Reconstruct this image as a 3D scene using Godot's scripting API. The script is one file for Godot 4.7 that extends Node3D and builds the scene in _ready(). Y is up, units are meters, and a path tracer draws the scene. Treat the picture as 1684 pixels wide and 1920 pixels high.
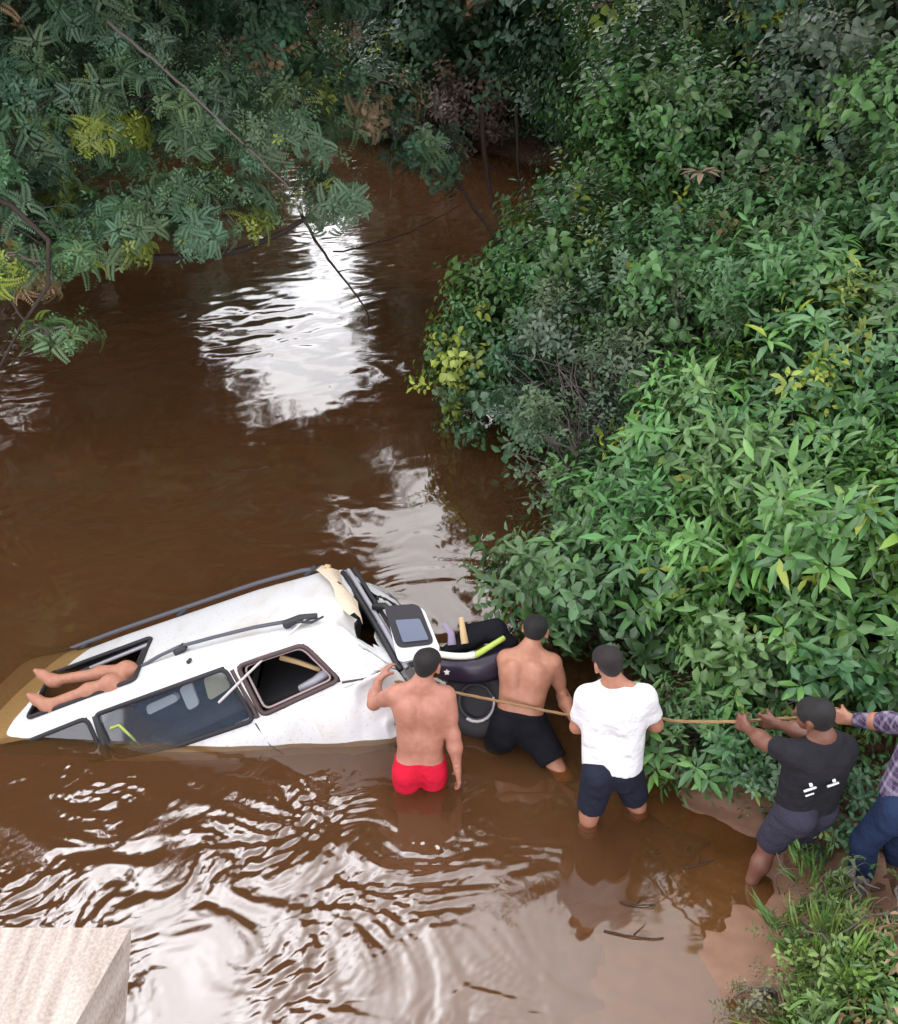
extends Node3D
# A white car half sunk in a brown river, men hauling it out with a rope, jungle on the banks.

const SUN_AZ := -24.0
const SUN_EL := 50.0

var rng := RandomNumberGenerator.new()
var wave_noise := FastNoiseLite.new()
var clump_noise := FastNoiseLite.new()
var ground_noise := FastNoiseLite.new()
var M := {}
var SPRIG := {}
var used_names := {}

func _ready() -> void:
	rng.seed = 4711
	setup_camera_and_light()
	setup_noise()
	setup_materials()
	build_terrain()
	build_water()
	build_beam()
	setup_sprigs()
	build_right_bank()
	build_left_trees()
	build_far_trees()
	build_car()
	build_people()
	build_rope()
	build_small_things()

# ------------------------------------------------------------------ camera, sky, sun
func setup_camera_and_light() -> void:
	var cam := Camera3D.new()
	cam.name = "camera"
	cam.position = Vector3(0, 5.2, 0)
	cam.rotation_degrees = Vector3(-30, 0, 0)
	cam.fov = 50.0
	cam.near = 0.05
	cam.far = 400.0
	cam.current = true
	add_child(cam)
	var sky_mat := PanoramaSkyMaterial.new()
	sky_mat.panorama = overcast_sky()
	var sky := Sky.new()
	sky.sky_material = sky_mat
	var env := Environment.new()
	env.background_mode = Environment.BG_SKY
	env.sky = sky
	env.background_energy_multiplier = 1.0
	env.tonemap_mode = Environment.TONE_MAPPER_LINEAR
	env.tonemap_exposure = 2.1
	env.sdfgi_enabled = true
	env.ssao_enabled = true
	env.ssil_enabled = true
	var we := WorldEnvironment.new()
	we.name = "world"
	we.environment = env
	add_child(we)
	var sun := DirectionalLight3D.new()
	sun.name = "sun"
	sun.light_energy = 0.15
	sun.light_angular_distance = 60.0
	sun.light_color = Color(1.0, 0.97, 0.93)
	sun.shadow_enabled = true
	# hazy sun behind thin cloud, ahead and to the left, high
	sun.look_at_from_position(Vector3.ZERO, -dir_from(SUN_AZ, SUN_EL), Vector3.UP)
	add_child(sun)

# thin bright overcast: soft cloud mottling and the wide glow of the hazy sun
func overcast_sky() -> ImageTexture:
	var n := FastNoiseLite.new()
	n.seed = 77
	n.frequency = 1.6
	n.fractal_octaves = 5
	var toward := dir_from(SUN_AZ, SUN_EL)
	var im := Image.create(768, 384, false, Image.FORMAT_RGBF)
	for y in 384:
		var el := PI * (0.5 - (y + 0.5) / 384.0)
		for x in 768:
			var az := TAU * (x + 0.5) / 768.0
			var d := Vector3(sin(az) * cos(el), sin(el), -cos(az) * cos(el))
			var k := lerpf(2.5, 0.85, smoothstep(0.2, 0.7, d.y))
			var flat := Vector3(d.x, d.y * 2.2, d.z)
			k *= 1.0 + 0.45 * n.get_noise_3d(flat.x * 2.0, flat.y * 2.0, flat.z * 2.0)
			var off := rad_to_deg(d.angle_to(toward))
			k += 5.4 * exp(-pow(off / 12.0, 2.0)) * (1.0 + 0.5 * n.get_noise_3d(d.x * 5.0, d.y * 5.0 + 9.0, d.z * 5.0)) + 0.6 * exp(-pow(off / 26.0, 2.0))
			var c := Color(0.95, 0.955, 1.0) * k if el > 0.0 else Color(0.25, 0.25, 0.22)
			im.set_pixel(x, y, c)
	return ImageTexture.create_from_image(im)

func dir_from(az: float, el: float) -> Vector3:
	var a := deg_to_rad(az)
	var e := deg_to_rad(el)
	return Vector3(sin(a) * cos(e), sin(e), -cos(a) * cos(e))

func setup_noise() -> void:
	wave_noise.seed = 5
	wave_noise.noise_type = FastNoiseLite.TYPE_SIMPLEX_SMOOTH
	wave_noise.frequency = 1.0
	wave_noise.fractal_type = FastNoiseLite.FRACTAL_NONE
	clump_noise.seed = 9
	clump_noise.noise_type = FastNoiseLite.TYPE_SIMPLEX_SMOOTH
	clump_noise.frequency = 1.0
	clump_noise.fractal_type = FastNoiseLite.FRACTAL_NONE
	ground_noise.seed = 21
	ground_noise.noise_type = FastNoiseLite.TYPE_SIMPLEX_SMOOTH
	ground_noise.frequency = 0.6
	ground_noise.fractal_octaves = 3

# ------------------------------------------------------------------ materials
func lin(r: float, g: float, b: float, a := 1.0) -> Color:
	var c := Color(r, g, b, a).linear_to_srgb()
	c.a = a
	return c

func mat(called: String, c: Color, rough := 0.6, spec := 0.5) -> StandardMaterial3D:
	var m := StandardMaterial3D.new()
	m.resource_name = called
	m.albedo_color = c
	m.roughness = rough
	m.metallic_specular = spec
	M[called] = m
	return m

func noise_tex(freq: float, lo: Color, hi: Color, seed_: int, oct := 4, size := 512) -> NoiseTexture2D:
	var t := NoiseTexture2D.new()
	var n := FastNoiseLite.new()
	n.seed = seed_
	n.frequency = freq
	n.fractal_octaves = oct
	t.noise = n
	t.width = size
	t.height = size
	t.seamless = true
	var g := Gradient.new()
	g.set_color(0, lo)
	g.set_color(1, hi)
	t.color_ramp = g
	return t

func textured(m: StandardMaterial3D, t: Texture2D, scale: float, world := false) -> void:
	m.albedo_texture = t
	m.uv1_triplanar = true
	m.uv1_world_triplanar = world
	m.uv1_scale = Vector3.ONE * scale

func relief(m: StandardMaterial3D, freq: float, scale_cm: float, seed_: int) -> void:
	m.heightmap_enabled = true
	m.heightmap_texture = noise_tex(freq, Color.BLACK, Color.WHITE, seed_, 4, 512)
	m.heightmap_scale = scale_cm
	if not m.uv1_triplanar:
		m.uv1_triplanar = true
		m.uv1_scale = Vector3.ONE * 2.0

func setup_materials() -> void:
	# river: clear upper centimetres over dense silt
	var w := mat("water", lin(0.76, 0.46, 0.18, 0.04), 0.045)
	w.refraction_enabled = true
	w.refraction_scale = 0.06
	w.transparency = BaseMaterial3D.TRANSPARENCY_ALPHA
	var silt := mat("silt_veil", lin(0.21, 0.115, 0.12, 0.45), 1.0, 0.0)
	silt.transparency = BaseMaterial3D.TRANSPARENCY_ALPHA
	var dense := mat("silt", Color.WHITE, 1.0, 0.0)
	textured(dense, noise_tex(0.004, lin(0.135, 0.070, 0.082), lin(0.21, 0.110, 0.122), 3), 0.25, true)
	var soil := mat("soil", Color.WHITE, 0.95, 0.2)
	textured(soil, noise_tex(0.02, lin(0.05, 0.03, 0.02), lin(0.17, 0.09, 0.06), 7), 0.7, true)
	relief(soil, 0.05, 2.0, 8)
	var mud := mat("mud", Color.WHITE, 0.6, 0.4)
	textured(mud, noise_tex(0.012, lin(0.17, 0.088, 0.056), lin(0.25, 0.135, 0.086), 61), 0.8, true)
	var conc := mat("concrete", Color.WHITE, 0.9, 0.3)
	conc.albedo_texture = concrete_texture()
	relief(conc, 0.05, 0.08, 12)
	conc.uv1_triplanar = false
	var paint := mat("paint", Color.WHITE, 0.3, 0.5)
	textured(paint, dirty_paint(), 0.7)
	paint.clearcoat_enabled = true
	mat("trim", lin(0.02, 0.02, 0.024), 0.6)
	mat("liner", lin(0.02, 0.018, 0.02), 0.9)
	mat("rubber", lin(0.018, 0.016, 0.02), 0.75)
	mat("rail", lin(0.06, 0.06, 0.075), 0.4)
	mat("seal", lin(0.06, 0.035, 0.035), 0.6)
	mat("seal_light", lin(0.34, 0.25, 0.25), 0.5)
	var gl := mat("glass", lin(0.10, 0.14, 0.2, 0.25), 0.05)
	gl.transparency = BaseMaterial3D.TRANSPARENCY_ALPHA
	mat("grey_pane", lin(0.10, 0.115, 0.17), 0.25)
	mat("bumper", lin(0.018, 0.013, 0.028), 0.35)
	mat("stripe_white", lin(0.62, 0.62, 0.55), 0.5)
	mat("stripe_lime", lin(0.36, 0.46, 0.08), 0.5)
	mat("lavender_cloth", lin(0.22, 0.18, 0.26), 0.9)
	mat("tan_cloth", lin(0.45, 0.31, 0.16), 0.9)
	mat("grey_matte", lin(0.34, 0.38, 0.42), 0.9)
	mat("olive_matte", lin(0.30, 0.29, 0.20), 0.9)
	var rust := mat("torn_metal", Color.WHITE, 0.7)
	textured(rust, noise_tex(0.06, lin(0.80, 0.77, 0.72), lin(0.40, 0.24, 0.12), 14), 3.0)
	mat("rim", lin(0.03, 0.03, 0.035), 0.6)
	mat("steel", lin(0.33, 0.32, 0.36), 0.4)
	mat("rope", lin(0.26, 0.15, 0.07), 0.9)
	mat("strap", lin(0.5, 0.46, 0.45), 0.8)
	skin("skin_pale", 0.42, 0.205, 0.145)
	skin("skin_mid", 0.40, 0.20, 0.128)
	skin("skin_tan", 0.38, 0.19, 0.125)
	skin("skin_dark", 0.16, 0.075, 0.05)
	mat("hair", lin(0.012, 0.009, 0.010), 0.55)
	mat("hair_thin", lin(0.022, 0.013, 0.014), 0.6)
	relief(M["hair"], 0.2, 1.2, 44)
	relief(M["hair_thin"], 0.2, 1.2, 44)
	M["hair"].uv1_scale = Vector3.ONE * 6.0
	M["hair_thin"].uv1_scale = Vector3.ONE * 6.0
	cloth("red_cloth", 0.52, 0.012, 0.035)
	cloth("black_cloth", 0.008, 0.008, 0.011)
	cloth("denim_dark", 0.017, 0.019, 0.032)
	cloth("white_cloth", 0.66, 0.64, 0.67)
	M["white_cloth"].heightmap_scale = 2.6
	M["white_cloth"].uv1_scale = Vector3.ONE * 1.1
	cloth("charcoal_cloth", 0.018, 0.017, 0.021)
	cloth("slate_cloth", 0.035, 0.033, 0.05)
	cloth("jeans", 0.016, 0.026, 0.062)
	mat("print_white", lin(0.7, 0.7, 0.7), 0.8)
	var pl := mat("plaid", Color.WHITE, 0.9, 0.2)
	textured(pl, plaid_texture(), 7.0)
	for e in [["bark", 0.05, 0.038, 0.032], ["bark_grey", 0.13, 0.11, 0.10], ["twig", 0.13, 0.10, 0.095], ["vine", 0.035, 0.022, 0.018]]:
		mat(e[0], lin(e[1], e[2], e[3]), 0.85, 0.3)
	relief(M["bark"], 0.06, 1.5, 31)
	for nm in ["leaf", "leaf_soft"]:
		var l := mat(nm, Color.WHITE, 0.42 if nm == "leaf" else 0.55, 0.5)
		l.vertex_color_use_as_albedo = true
		l.backlight_enabled = true
		l.backlight = Color(0.24, 0.3, 0.16)

func skin(called: String, r: float, g: float, b: float) -> void:
	var m := mat(called, Color.WHITE, 0.5, 0.45)
	textured(m, noise_tex(0.012, lin(r, g, b), lin(r * 0.80, g * 0.62, b * 0.60), 40, 5, 512), 2.4)

func cloth(called: String, r: float, g: float, b: float) -> void:
	var m := mat(called, lin(r, g, b), 0.92, 0.25)
	relief(m, 0.011, 1.5, 50)
	m.uv1_scale = Vector3.ONE * 1.8

func concrete_texture() -> ImageTexture:
	var n := FastNoiseLite.new()
	n.seed = 3
	n.frequency = 0.02
	n.fractal_octaves = 4
	var im := Image.create(512, 512, false, Image.FORMAT_RGB8)
	for y in 512:
		for x in 512:
			var streak := n.get_noise_2d(x * 1.7, y * 0.14)
			var grain := n.get_noise_2d(x * 6.0 + 900.0, y * 5.0)
			var v := clampf(0.36 + streak * 0.11 + grain * 0.10, 0.15, 0.85)
			im.set_pixel(x, y, lin(v, v * (0.85 + streak * 0.05), v * (0.75 + streak * 0.06)))
	return ImageTexture.create_from_image(im)

# white paint under a thin patchy film of dried silt, with runs and specks
func dirty_paint() -> ImageTexture:
	var n := FastNoiseLite.new()
	n.seed = 18
	n.frequency = 0.008
	n.fractal_octaves = 5
	var im := Image.create(512, 512, false, Image.FORMAT_RGB8)
	for y in 512:
		for x in 512:
			var film := clampf(n.get_noise_2d(x, y * 0.55) * 1.5 + 0.05, 0.0, 1.0)
			var speck := clampf((n.get_noise_2d(x * 9.0 + 400.0, y * 9.0) - 0.33) * 6.0, 0.0, 1.0)
			var c := Color(0.70, 0.70, 0.71).lerp(Color(0.55, 0.47, 0.39), film * 0.55).lerp(Color(0.42, 0.31, 0.22), speck * 0.4)
			im.set_pixel(x, y, lin(c.r, c.g, c.b))
	return ImageTexture.create_from_image(im)

func plaid_texture() -> ImageTexture:
	var im := Image.create(64, 64, false, Image.FORMAT_RGB8)
	for y in 64:
		for x in 64:
			var a := 1.0 if (x % 32) < 9 else 0.0
			var b := 1.0 if (y % 32) < 9 else 0.0
			var c := Color(0.045, 0.032, 0.065).lerp(Color(0.40, 0.34, 0.44), 0.42 * a + 0.28 * b)
			if x % 32 == 20 or y % 32 == 20:
				c = Color(0.30, 0.16, 0.26)
			im.set_pixel(x, y, lin(c.r, c.g, c.b))
	return ImageTexture.create_from_image(im)

# ------------------------------------------------------------------ node helpers
func numbered(called: String) -> String:
	if not used_names.has(called):
		used_names[called] = 0
		return called
	used_names[called] += 1
	return "%s_%03d" % [called, used_names[called]]

func thing(called: String, label: String, category: String, at := Vector3.ZERO, group := "") -> Node3D:
	var o := Node3D.new()
	o.name = numbered(called)
	o.position = at
	o.set_meta("label", label)
	o.set_meta("category", category)
	if group:
		o.set_meta("group", group)
	add_child(o)
	return o

func part(called: String, mesh: Mesh, m: Material, parent: Node) -> MeshInstance3D:
	var o := MeshInstance3D.new()
	o.name = called
	o.mesh = mesh
	o.material_override = m
	parent.add_child(o, true)
	return o

func structure(called: String, mesh: Mesh, m: Material, parent: Node = self) -> MeshInstance3D:
	var o := part(called, mesh, m, parent)
	o.set_meta("kind", "structure")
	return o

# a mesh from vertices, triangle indices; smooth normals from the faces
func solid(v: PackedVector3Array, idx: PackedInt32Array, uv := PackedVector2Array(), col := PackedColorArray()) -> ArrayMesh:
	var n := PackedVector3Array()
	n.resize(v.size())
	for i in range(0, idx.size(), 3):
		var a := v[idx[i]]
		var f := (v[idx[i + 2]] - a).cross(v[idx[i + 1]] - a)
		n[idx[i]] += f
		n[idx[i + 1]] += f
		n[idx[i + 2]] += f
	for i in n.size():
		n[i] = n[i].normalized() if n[i].length_squared() > 1e-20 else Vector3.UP
	var a := []
	a.resize(Mesh.ARRAY_MAX)
	a[Mesh.ARRAY_VERTEX] = v
	a[Mesh.ARRAY_NORMAL] = n
	a[Mesh.ARRAY_INDEX] = idx
	if uv.size():
		a[Mesh.ARRAY_TEX_UV] = uv
	if col.size():
		a[Mesh.ARRAY_COLOR] = col
	var m := ArrayMesh.new()
	m.add_surface_from_arrays(Mesh.PRIMITIVE_TRIANGLES, a)
	return m

class Buf:
	var v := PackedVector3Array()
	var i := PackedInt32Array()
	func quad(a: int, b: int, c: int, d: int) -> void:
		i.append_array([a, b, c, a, c, d])

func tube_into(b: Buf, pts: Array, r0: float, r1: float, sides := 6, closed := false) -> void:
	var start := b.v.size()
	var n := pts.size()
	var side := Vector3.RIGHT
	for k in n:
		var t: Vector3
		if closed:
			t = pts[(k + 1) % n] - pts[(k + n - 1) % n]
		else:
			t = pts[mini(k + 1, n - 1)] - pts[maxi(k - 1, 0)]
		t = t.normalized()
		if k == 0:
			side = t.cross(Vector3.UP if absf(t.y) < 0.9 else Vector3.RIGHT).normalized()
		else:
			side = (side - t * side.dot(t)).normalized()
		var up := t.cross(side)
		var r := lerpf(r0, r1, float(k) / maxf(1.0, n - 1))
		for s in sides:
			var a := TAU * s / sides
			b.v.append(pts[k] + (side * cos(a) + up * sin(a)) * r)
	var rings := n if closed else n - 1
	for k in rings:
		for s in sides:
			var p := start + k * sides + s
			var q := start + k * sides + (s + 1) % sides
			var p2 := start + ((k + 1) % n) * sides + s
			var q2 := start + ((k + 1) % n) * sides + (s + 1) % sides
			b.quad(p, q, q2, p2)
	if not closed:
		for s in range(1, sides - 1):
			b.i.append_array([start, start + s + 1, start + s])
			var e := start + (n - 1) * sides
			b.i.append_array([e, e + s, e + s + 1])

func tube(pts: Array, r0: float, r1: float, sides := 6, closed := false) -> ArrayMesh:
	var b := Buf.new()
	tube_into(b, pts, r0, r1, sides, closed)
	return solid(b.v, b.i)

func bent(a: Vector3, c: Vector3, sag: Vector3, n := 8, wob := 0.0) -> Array:
	var out := []
	for k in n + 1:
		var t := float(k) / n
		var p := a.lerp(c, t) + sag * (4.0 * t * (1.0 - t))
		if wob > 0.0 and k > 0:
			p += Vector3(rng.randf_range(-1, 1), rng.randf_range(-1, 1), rng.randf_range(-1, 1)) * wob
		out.append(p)
	return out

# rounded plate: polygon in the plane (u, v) at origin o, thickness along n
func plate(poly: PackedVector2Array, o: Vector3, u: Vector3, v: Vector3, thick: float) -> ArrayMesh:
	var st := SurfaceTool.new()
	st.begin(Mesh.PRIMITIVE_TRIANGLES)
	st.set_smooth_group(-1)
	var n := u.cross(v).normalized()
	var tri := Geometry2D.triangulate_polygon(poly)
	for s in [1, -1]:
		for k in range(0, tri.size(), 3):
			var order := [tri[k], tri[k + 1], tri[k + 2]]
			for e in order:
				st.add_vertex(o + u * poly[e].x + v * poly[e].y + n * (thick * 0.5 * s))
	for k in poly.size():
		var p := poly[k]
		var q := poly[(k + 1) % poly.size()]
		var a := o + u * p.x + v * p.y
		var c := o + u * q.x + v * q.y
		var h := n * (thick * 0.5)
		for e in [a + h, c + h, c - h, a + h, c - h, a - h]:
			st.add_vertex(e)
	st.generate_normals()
	return st.commit()

func rounded(poly: Array, r: float, seg := 4) -> PackedVector2Array:
	var out := PackedVector2Array()
	var n := poly.size()
	for k in n:
		var p: Vector2 = poly[k]
		var a: Vector2 = poly[(k + n - 1) % n]
		var c: Vector2 = poly[(k + 1) % n]
		var ra := minf(r, p.distance_to(a) * 0.45)
		var rc := minf(r, p.distance_to(c) * 0.45)
		var s := p + (a - p).normalized() * ra
		var e := p + (c - p).normalized() * rc
		for j in seg + 1:
			var t := float(j) / seg
			out.append(s.lerp(p, t).lerp(p.lerp(e, t), t))
	return out

# ------------------------------------------------------------------ ground and river
const EDGE := [[6.0, 2.2], [-2.0, 2.0], [-3.6, 1.9], [-4.3, 1.95], [-4.9, 2.0], [-5.3, 1.62], [-6.2, 1.35], [-7.5, 1.25], [-9.0, 1.1], [-12.0, 1.2], [-14.5, 2.2], [-18.0, 3.2], [-22.0, 3.1], [-24.5, 1.2], [-27.0, -1.4], [-36.0, -2.4], [-60.0, -6.0]]

func edge_at(z: float) -> float:
	for k in EDGE.size() - 1:
		if z <= EDGE[k][0] and z >= EDGE[k + 1][0]:
			return lerpf(EDGE[k][1], EDGE[k + 1][1], (EDGE[k][0] - z) / (EDGE[k][0] - EDGE[k + 1][0]))
	return EDGE[0][1] if z > 0.0 else EDGE[-1][1]

func left_edge_at(z: float) -> float:
	return -8.5 + 0.6 * sin(z * 0.3) - 0.12 * maxf(0.0, -z - 25.0)

func land(x: float, z: float) -> float:
	var bay := 0.16 * ground_noise.get_noise_2d(x * 1.5 + 60.0, z * 2.2) + 0.08 * ground_noise.get_noise_2d(x * 6.0, z * 6.0 + 30.0)
	var r := maxf(maxf(x - edge_at(z) + bay, left_edge_at(z) - x), -46.0 - z)
	var n := ground_noise.get_noise_2d(x, z)
	if r > 0.0:
		return 0.01 + minf(2.4, r * 0.42) + n * minf(0.25, r * 0.4)
	var slope := lerpf(0.085, 0.3, smoothstep(-4.2, -5.0, z))
	return maxf(-1.1, r * slope if r > -2.2 else -2.2 * slope + (r + 2.2) * 0.5) + n * 0.035

func build_terrain() -> void:
	var xs := []
	var zs := []
	var x := -150.0
	while x < 150.0:
		xs.append(x)
		x += 0.25 if x > -11.0 and x < 8.0 else (2.0 if absf(x) < 30.0 else 12.0)
	var z := 30.0
	while z > -260.0:
		zs.append(z)
		z -= 0.25 if z < 1.0 and z > -30.0 else (1.5 if z > -60.0 else 15.0)
	var v := PackedVector3Array()
	var idx := PackedInt32Array()
	for zz in zs:
		for xx in xs:
			v.append(Vector3(xx, land(xx, zz), zz))
	var w := xs.size()
	for j in zs.size() - 1:
		for i in w - 1:
			var p := j * w + i
			idx.append_array([p, p + w, p + 1, p + 1, p + w, p + w + 1])
	structure("ground", solid(v, idx), M.soil)
	# bare mud along the near right shore, laid over the soil
	v = PackedVector3Array()
	idx = PackedInt32Array()
	var nu := 60
	var nv := 90
	for j in nv + 1:
		var zz := lerpf(-1.5, -6.0, float(j) / nv)
		for i in nu + 1:
			var xx := edge_at(zz) + lerpf(-2.6, 0.55, float(i) / nu)
			v.append(Vector3(xx, land(xx, zz) + 0.03 + 0.012 * ground_noise.get_noise_2d(xx * 9.0, zz * 9.0), zz))
	for j in nv:
		for i in nu:
			var p := j * (nu + 1) + i
			idx.append_array([p, p + nu + 1, p + 1, p + 1, p + nu + 1, p + nu + 2])
	structure("muddy_shore", solid(v, idx), M.mud)

func wave(x: float, z: float) -> float:
	var d := -z
	# stirred-up water below the car and round the men, quiet in the shallows and upstream
	var stir := smoothstep(1.0, -0.6, x + 0.15 * (d - 3.5)) * smoothstep(6.3, 4.9, d)
	var calm := smoothstep(0.3, 1.4, x) * smoothstep(7.0, 5.0, d)
	var patch := 0.55 + 0.9 * wave_noise.get_noise_2d(x * 0.45 + 40.0, z * 0.3)
	var h := 0.0
	var wx := x + 0.25 * wave_noise.get_noise_2d(x * 1.1, z * 1.1 + 70.0)
	var wz := z + 0.25 * wave_noise.get_noise_2d(x * 1.1 + 33.0, z * 1.1)
	var gust := clampf(0.75 + 1.0 * wave_noise.get_noise_2d(x * 0.9 + 15.0, z * 0.9), 0.2, 1.6)
	h += 0.0070 * stir * wave_noise.get_noise_2d(wx * 2.0 + 1.0 * wz, wz * 2.5 - 1.1 * wx)
	h += 0.0044 * stir * gust * wave_noise.get_noise_2d(wx * 6.0 + 3.5 * wz + 9.0, wz * 6.0 - 3.0 * wx)
	h += 0.0036 * stir * gust * wave_noise.get_noise_2d(wx * 12.0 - 7.0 * wz, wz * 10.0 + 4.0 * wx)
	h += 0.0014 * stir * gust * wave_noise.get_noise_2d(x * 19.0 + 8.0 * z, z * 17.0)
	var far := (1.0 - stir) * clampf(patch, 0.2, 1.2) * (1.0 - 0.85 * calm)
	h += 0.0075 * far * wave_noise.get_noise_2d(wx * 1.2, wz * 2.6 + 20.0)
	h += 0.0045 * far * wave_noise.get_noise_2d(wx * 3.6, wz * 6.5)
	h += 0.0014 * far * wave_noise.get_noise_2d(wx * 8.0 + 3.0, wz * 13.0)
	return h

func build_water() -> void:
	var v := PackedVector3Array()
	var idx := PackedInt32Array()
	var patches := [
		[-3.4, 2.4, 0.016, -6.6, -2.9, 0.016],
		[-5.2, 3.4, 0.035, -9.4, -6.6, 0.035],
		[-5.2, -3.4, 0.05, -6.6, -2.9, 0.05],
		[2.4, 3.4, 0.05, -6.6, -2.9, 0.05],
		[-5.2, 3.4, 0.05, -2.9, -2.2, 0.05],
		[-12.0, 3.4, 0.075, -30.0, -9.4, 0.075],
		[-12.0, -5.2, 0.08, -9.4, -2.2, 0.08],
		[-30.0, 3.4, 0.6, -60.0, -30.0, 0.4],
		[-30.0, -12.0, 1.0, -30.0, -2.2, 1.0],
		[-30.0, 3.4, 0.4, -2.2, 12.0, 0.4]]
	for p in patches:
		var nx := int(ceil((p[1] - p[0]) / p[2]))
		var nz := int(ceil((p[4] - p[3]) / p[5]))
		var s := v.size()
		for j in nz + 1:
			var z: float = lerpf(p[3], p[4], float(j) / nz)
			for i in nx + 1:
				var x: float = lerpf(p[0], p[1], float(i) / nx)
				v.append(Vector3(x, wave(x, z), z))
		for j in nz:
			for i in nx:
				var q := s + j * (nx + 1) + i
				idx.append_array([q, q + 1, q + nx + 1, q + 1, q + nx + 2, q + nx + 1])
	var water := structure("river_water", solid(v, idx), M.water)
	for k in 2:
		var y: float = [-0.07, -0.18][k]
		var q := PackedVector3Array([Vector3(-30, y, -60), Vector3(3.4, y, -60), Vector3(3.4, y, 12), Vector3(-30, y, 12)])
		structure("silt_layer", solid(q, PackedInt32Array([0, 1, 2, 0, 2, 3])), M.silt if k == 1 else M.silt_veil, water)

func build_beam() -> void:
	var t := thing("concrete_beam", "pale streaked concrete beam end jutting out over the brown river", "beam", Vector3(-2.4, 0.3, -2.0))
	var side := [Vector2(-3.27, 1.2), Vector2(-3.25, 1.13), Vector2(-3.08, 0.76), Vector2(-2.85, 0.3), Vector2(-1.0, 0.3), Vector2(-1.0, 1.2)]
	var st := SurfaceTool.new()
	st.begin(Mesh.PRIMITIVE_TRIANGLES)
	st.set_smooth_group(-1)
	var right := func(p: Vector2) -> Vector3: return Vector3(-1.405 - 0.22 * (p.x + 3.25) - t.position.x, p.y - t.position.y, p.x - t.position.z)
	var left := func(p: Vector2) -> Vector3: return Vector3(-3.5 - t.position.x, p.y - t.position.y, p.x - t.position.z)
	for k in side.size():
		var a: Vector2 = side[k]
		var b: Vector2 = side[(k + 1) % side.size()]
		var q := [right.call(a), right.call(b), left.call(b), left.call(a)]
		for e in [0, 2, 1, 0, 3, 2]:
			var p: Vector3 = q[e]
			st.set_uv(Vector2(p.x, p.z + p.y) * 0.42 + Vector2(0.5, 0.2))
			st.add_vertex(p)
	var tri := Geometry2D.triangulate_polygon(PackedVector2Array(side))
	for f in [right, left]:
		for e in tri:
			var p: Vector3 = f.call(side[e])
			st.set_uv(Vector2(p.y * 0.6, p.z) * 0.42)
			st.add_vertex(p)
	st.generate_normals()
	part("beam", st.commit(), M.concrete, t)
	t.get_child(0).name = "block"
	# round pier under the beam
	var pier := tube([Vector3(-0.1, 0.0, 0.2), Vector3(-0.1, -1.3, 0.2)], 0.35, 0.35, 20)
	part("pier", pier, M.concrete, t)
	var chip := tube([Vector3(0.38, 0.902, -1.12), Vector3(0.42, 0.906, -1.125), Vector3(0.46, 0.902, -1.12)], 0.004, 0.007, 6)
	part("pebble", chip, M.bark, t)

# ------------------------------------------------------------------ leaves
func leaf_into(b: Buf, cols: PackedColorArray, at: Vector3, dir: Vector3, up: Vector3, length: float, width: float, droop: float, tone: float) -> void:
	dir = dir.normalized()
	var side := dir.cross(up)
	side = side.normalized() if side.length_squared() > 1e-6 else dir.cross(Vector3.RIGHT).normalized()
	var n := side.cross(dir).normalized()
	var s := b.v.size()
	b.v.append(at)
	for k in 2:
		var t: float = [0.36, 0.72][k]
		var w: float = width * [0.5, 0.36][k]
		var c := at + dir * (length * t) - n * (droop * length * t * t)
		b.v.append(c - side * w + n * w * 0.35)
		b.v.append(c)
		b.v.append(c + side * w + n * w * 0.35)
	b.v.append(at + dir * (length * 0.98) - n * (droop * length))
	for e in [[0, 2, 1], [0, 3, 2], [1, 2, 5], [1, 5, 4], [2, 3, 6], [2, 6, 5], [4, 5, 7], [5, 6, 7]]:
		b.i.append_array([s + e[0], s + e[2], s + e[1]])
	for k in 8:
		cols.append(Color(tone, tone, tone))

func leaflet_into(b: Buf, cols: PackedColorArray, at: Vector3, dir: Vector3, up: Vector3, length: float, width: float, tone: float) -> void:
	var side := dir.cross(up).normalized()
	var s := b.v.size()
	b.v.append_array([at, at + dir * length * 0.5 - side * width * 0.5, at + dir * length, at + dir * length * 0.5 + side * width * 0.5])
	b.i.append_array([s, s + 1, s + 2, s, s + 2, s + 3])
	for k in 4:
		cols.append(Color(tone, tone, tone))

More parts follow.
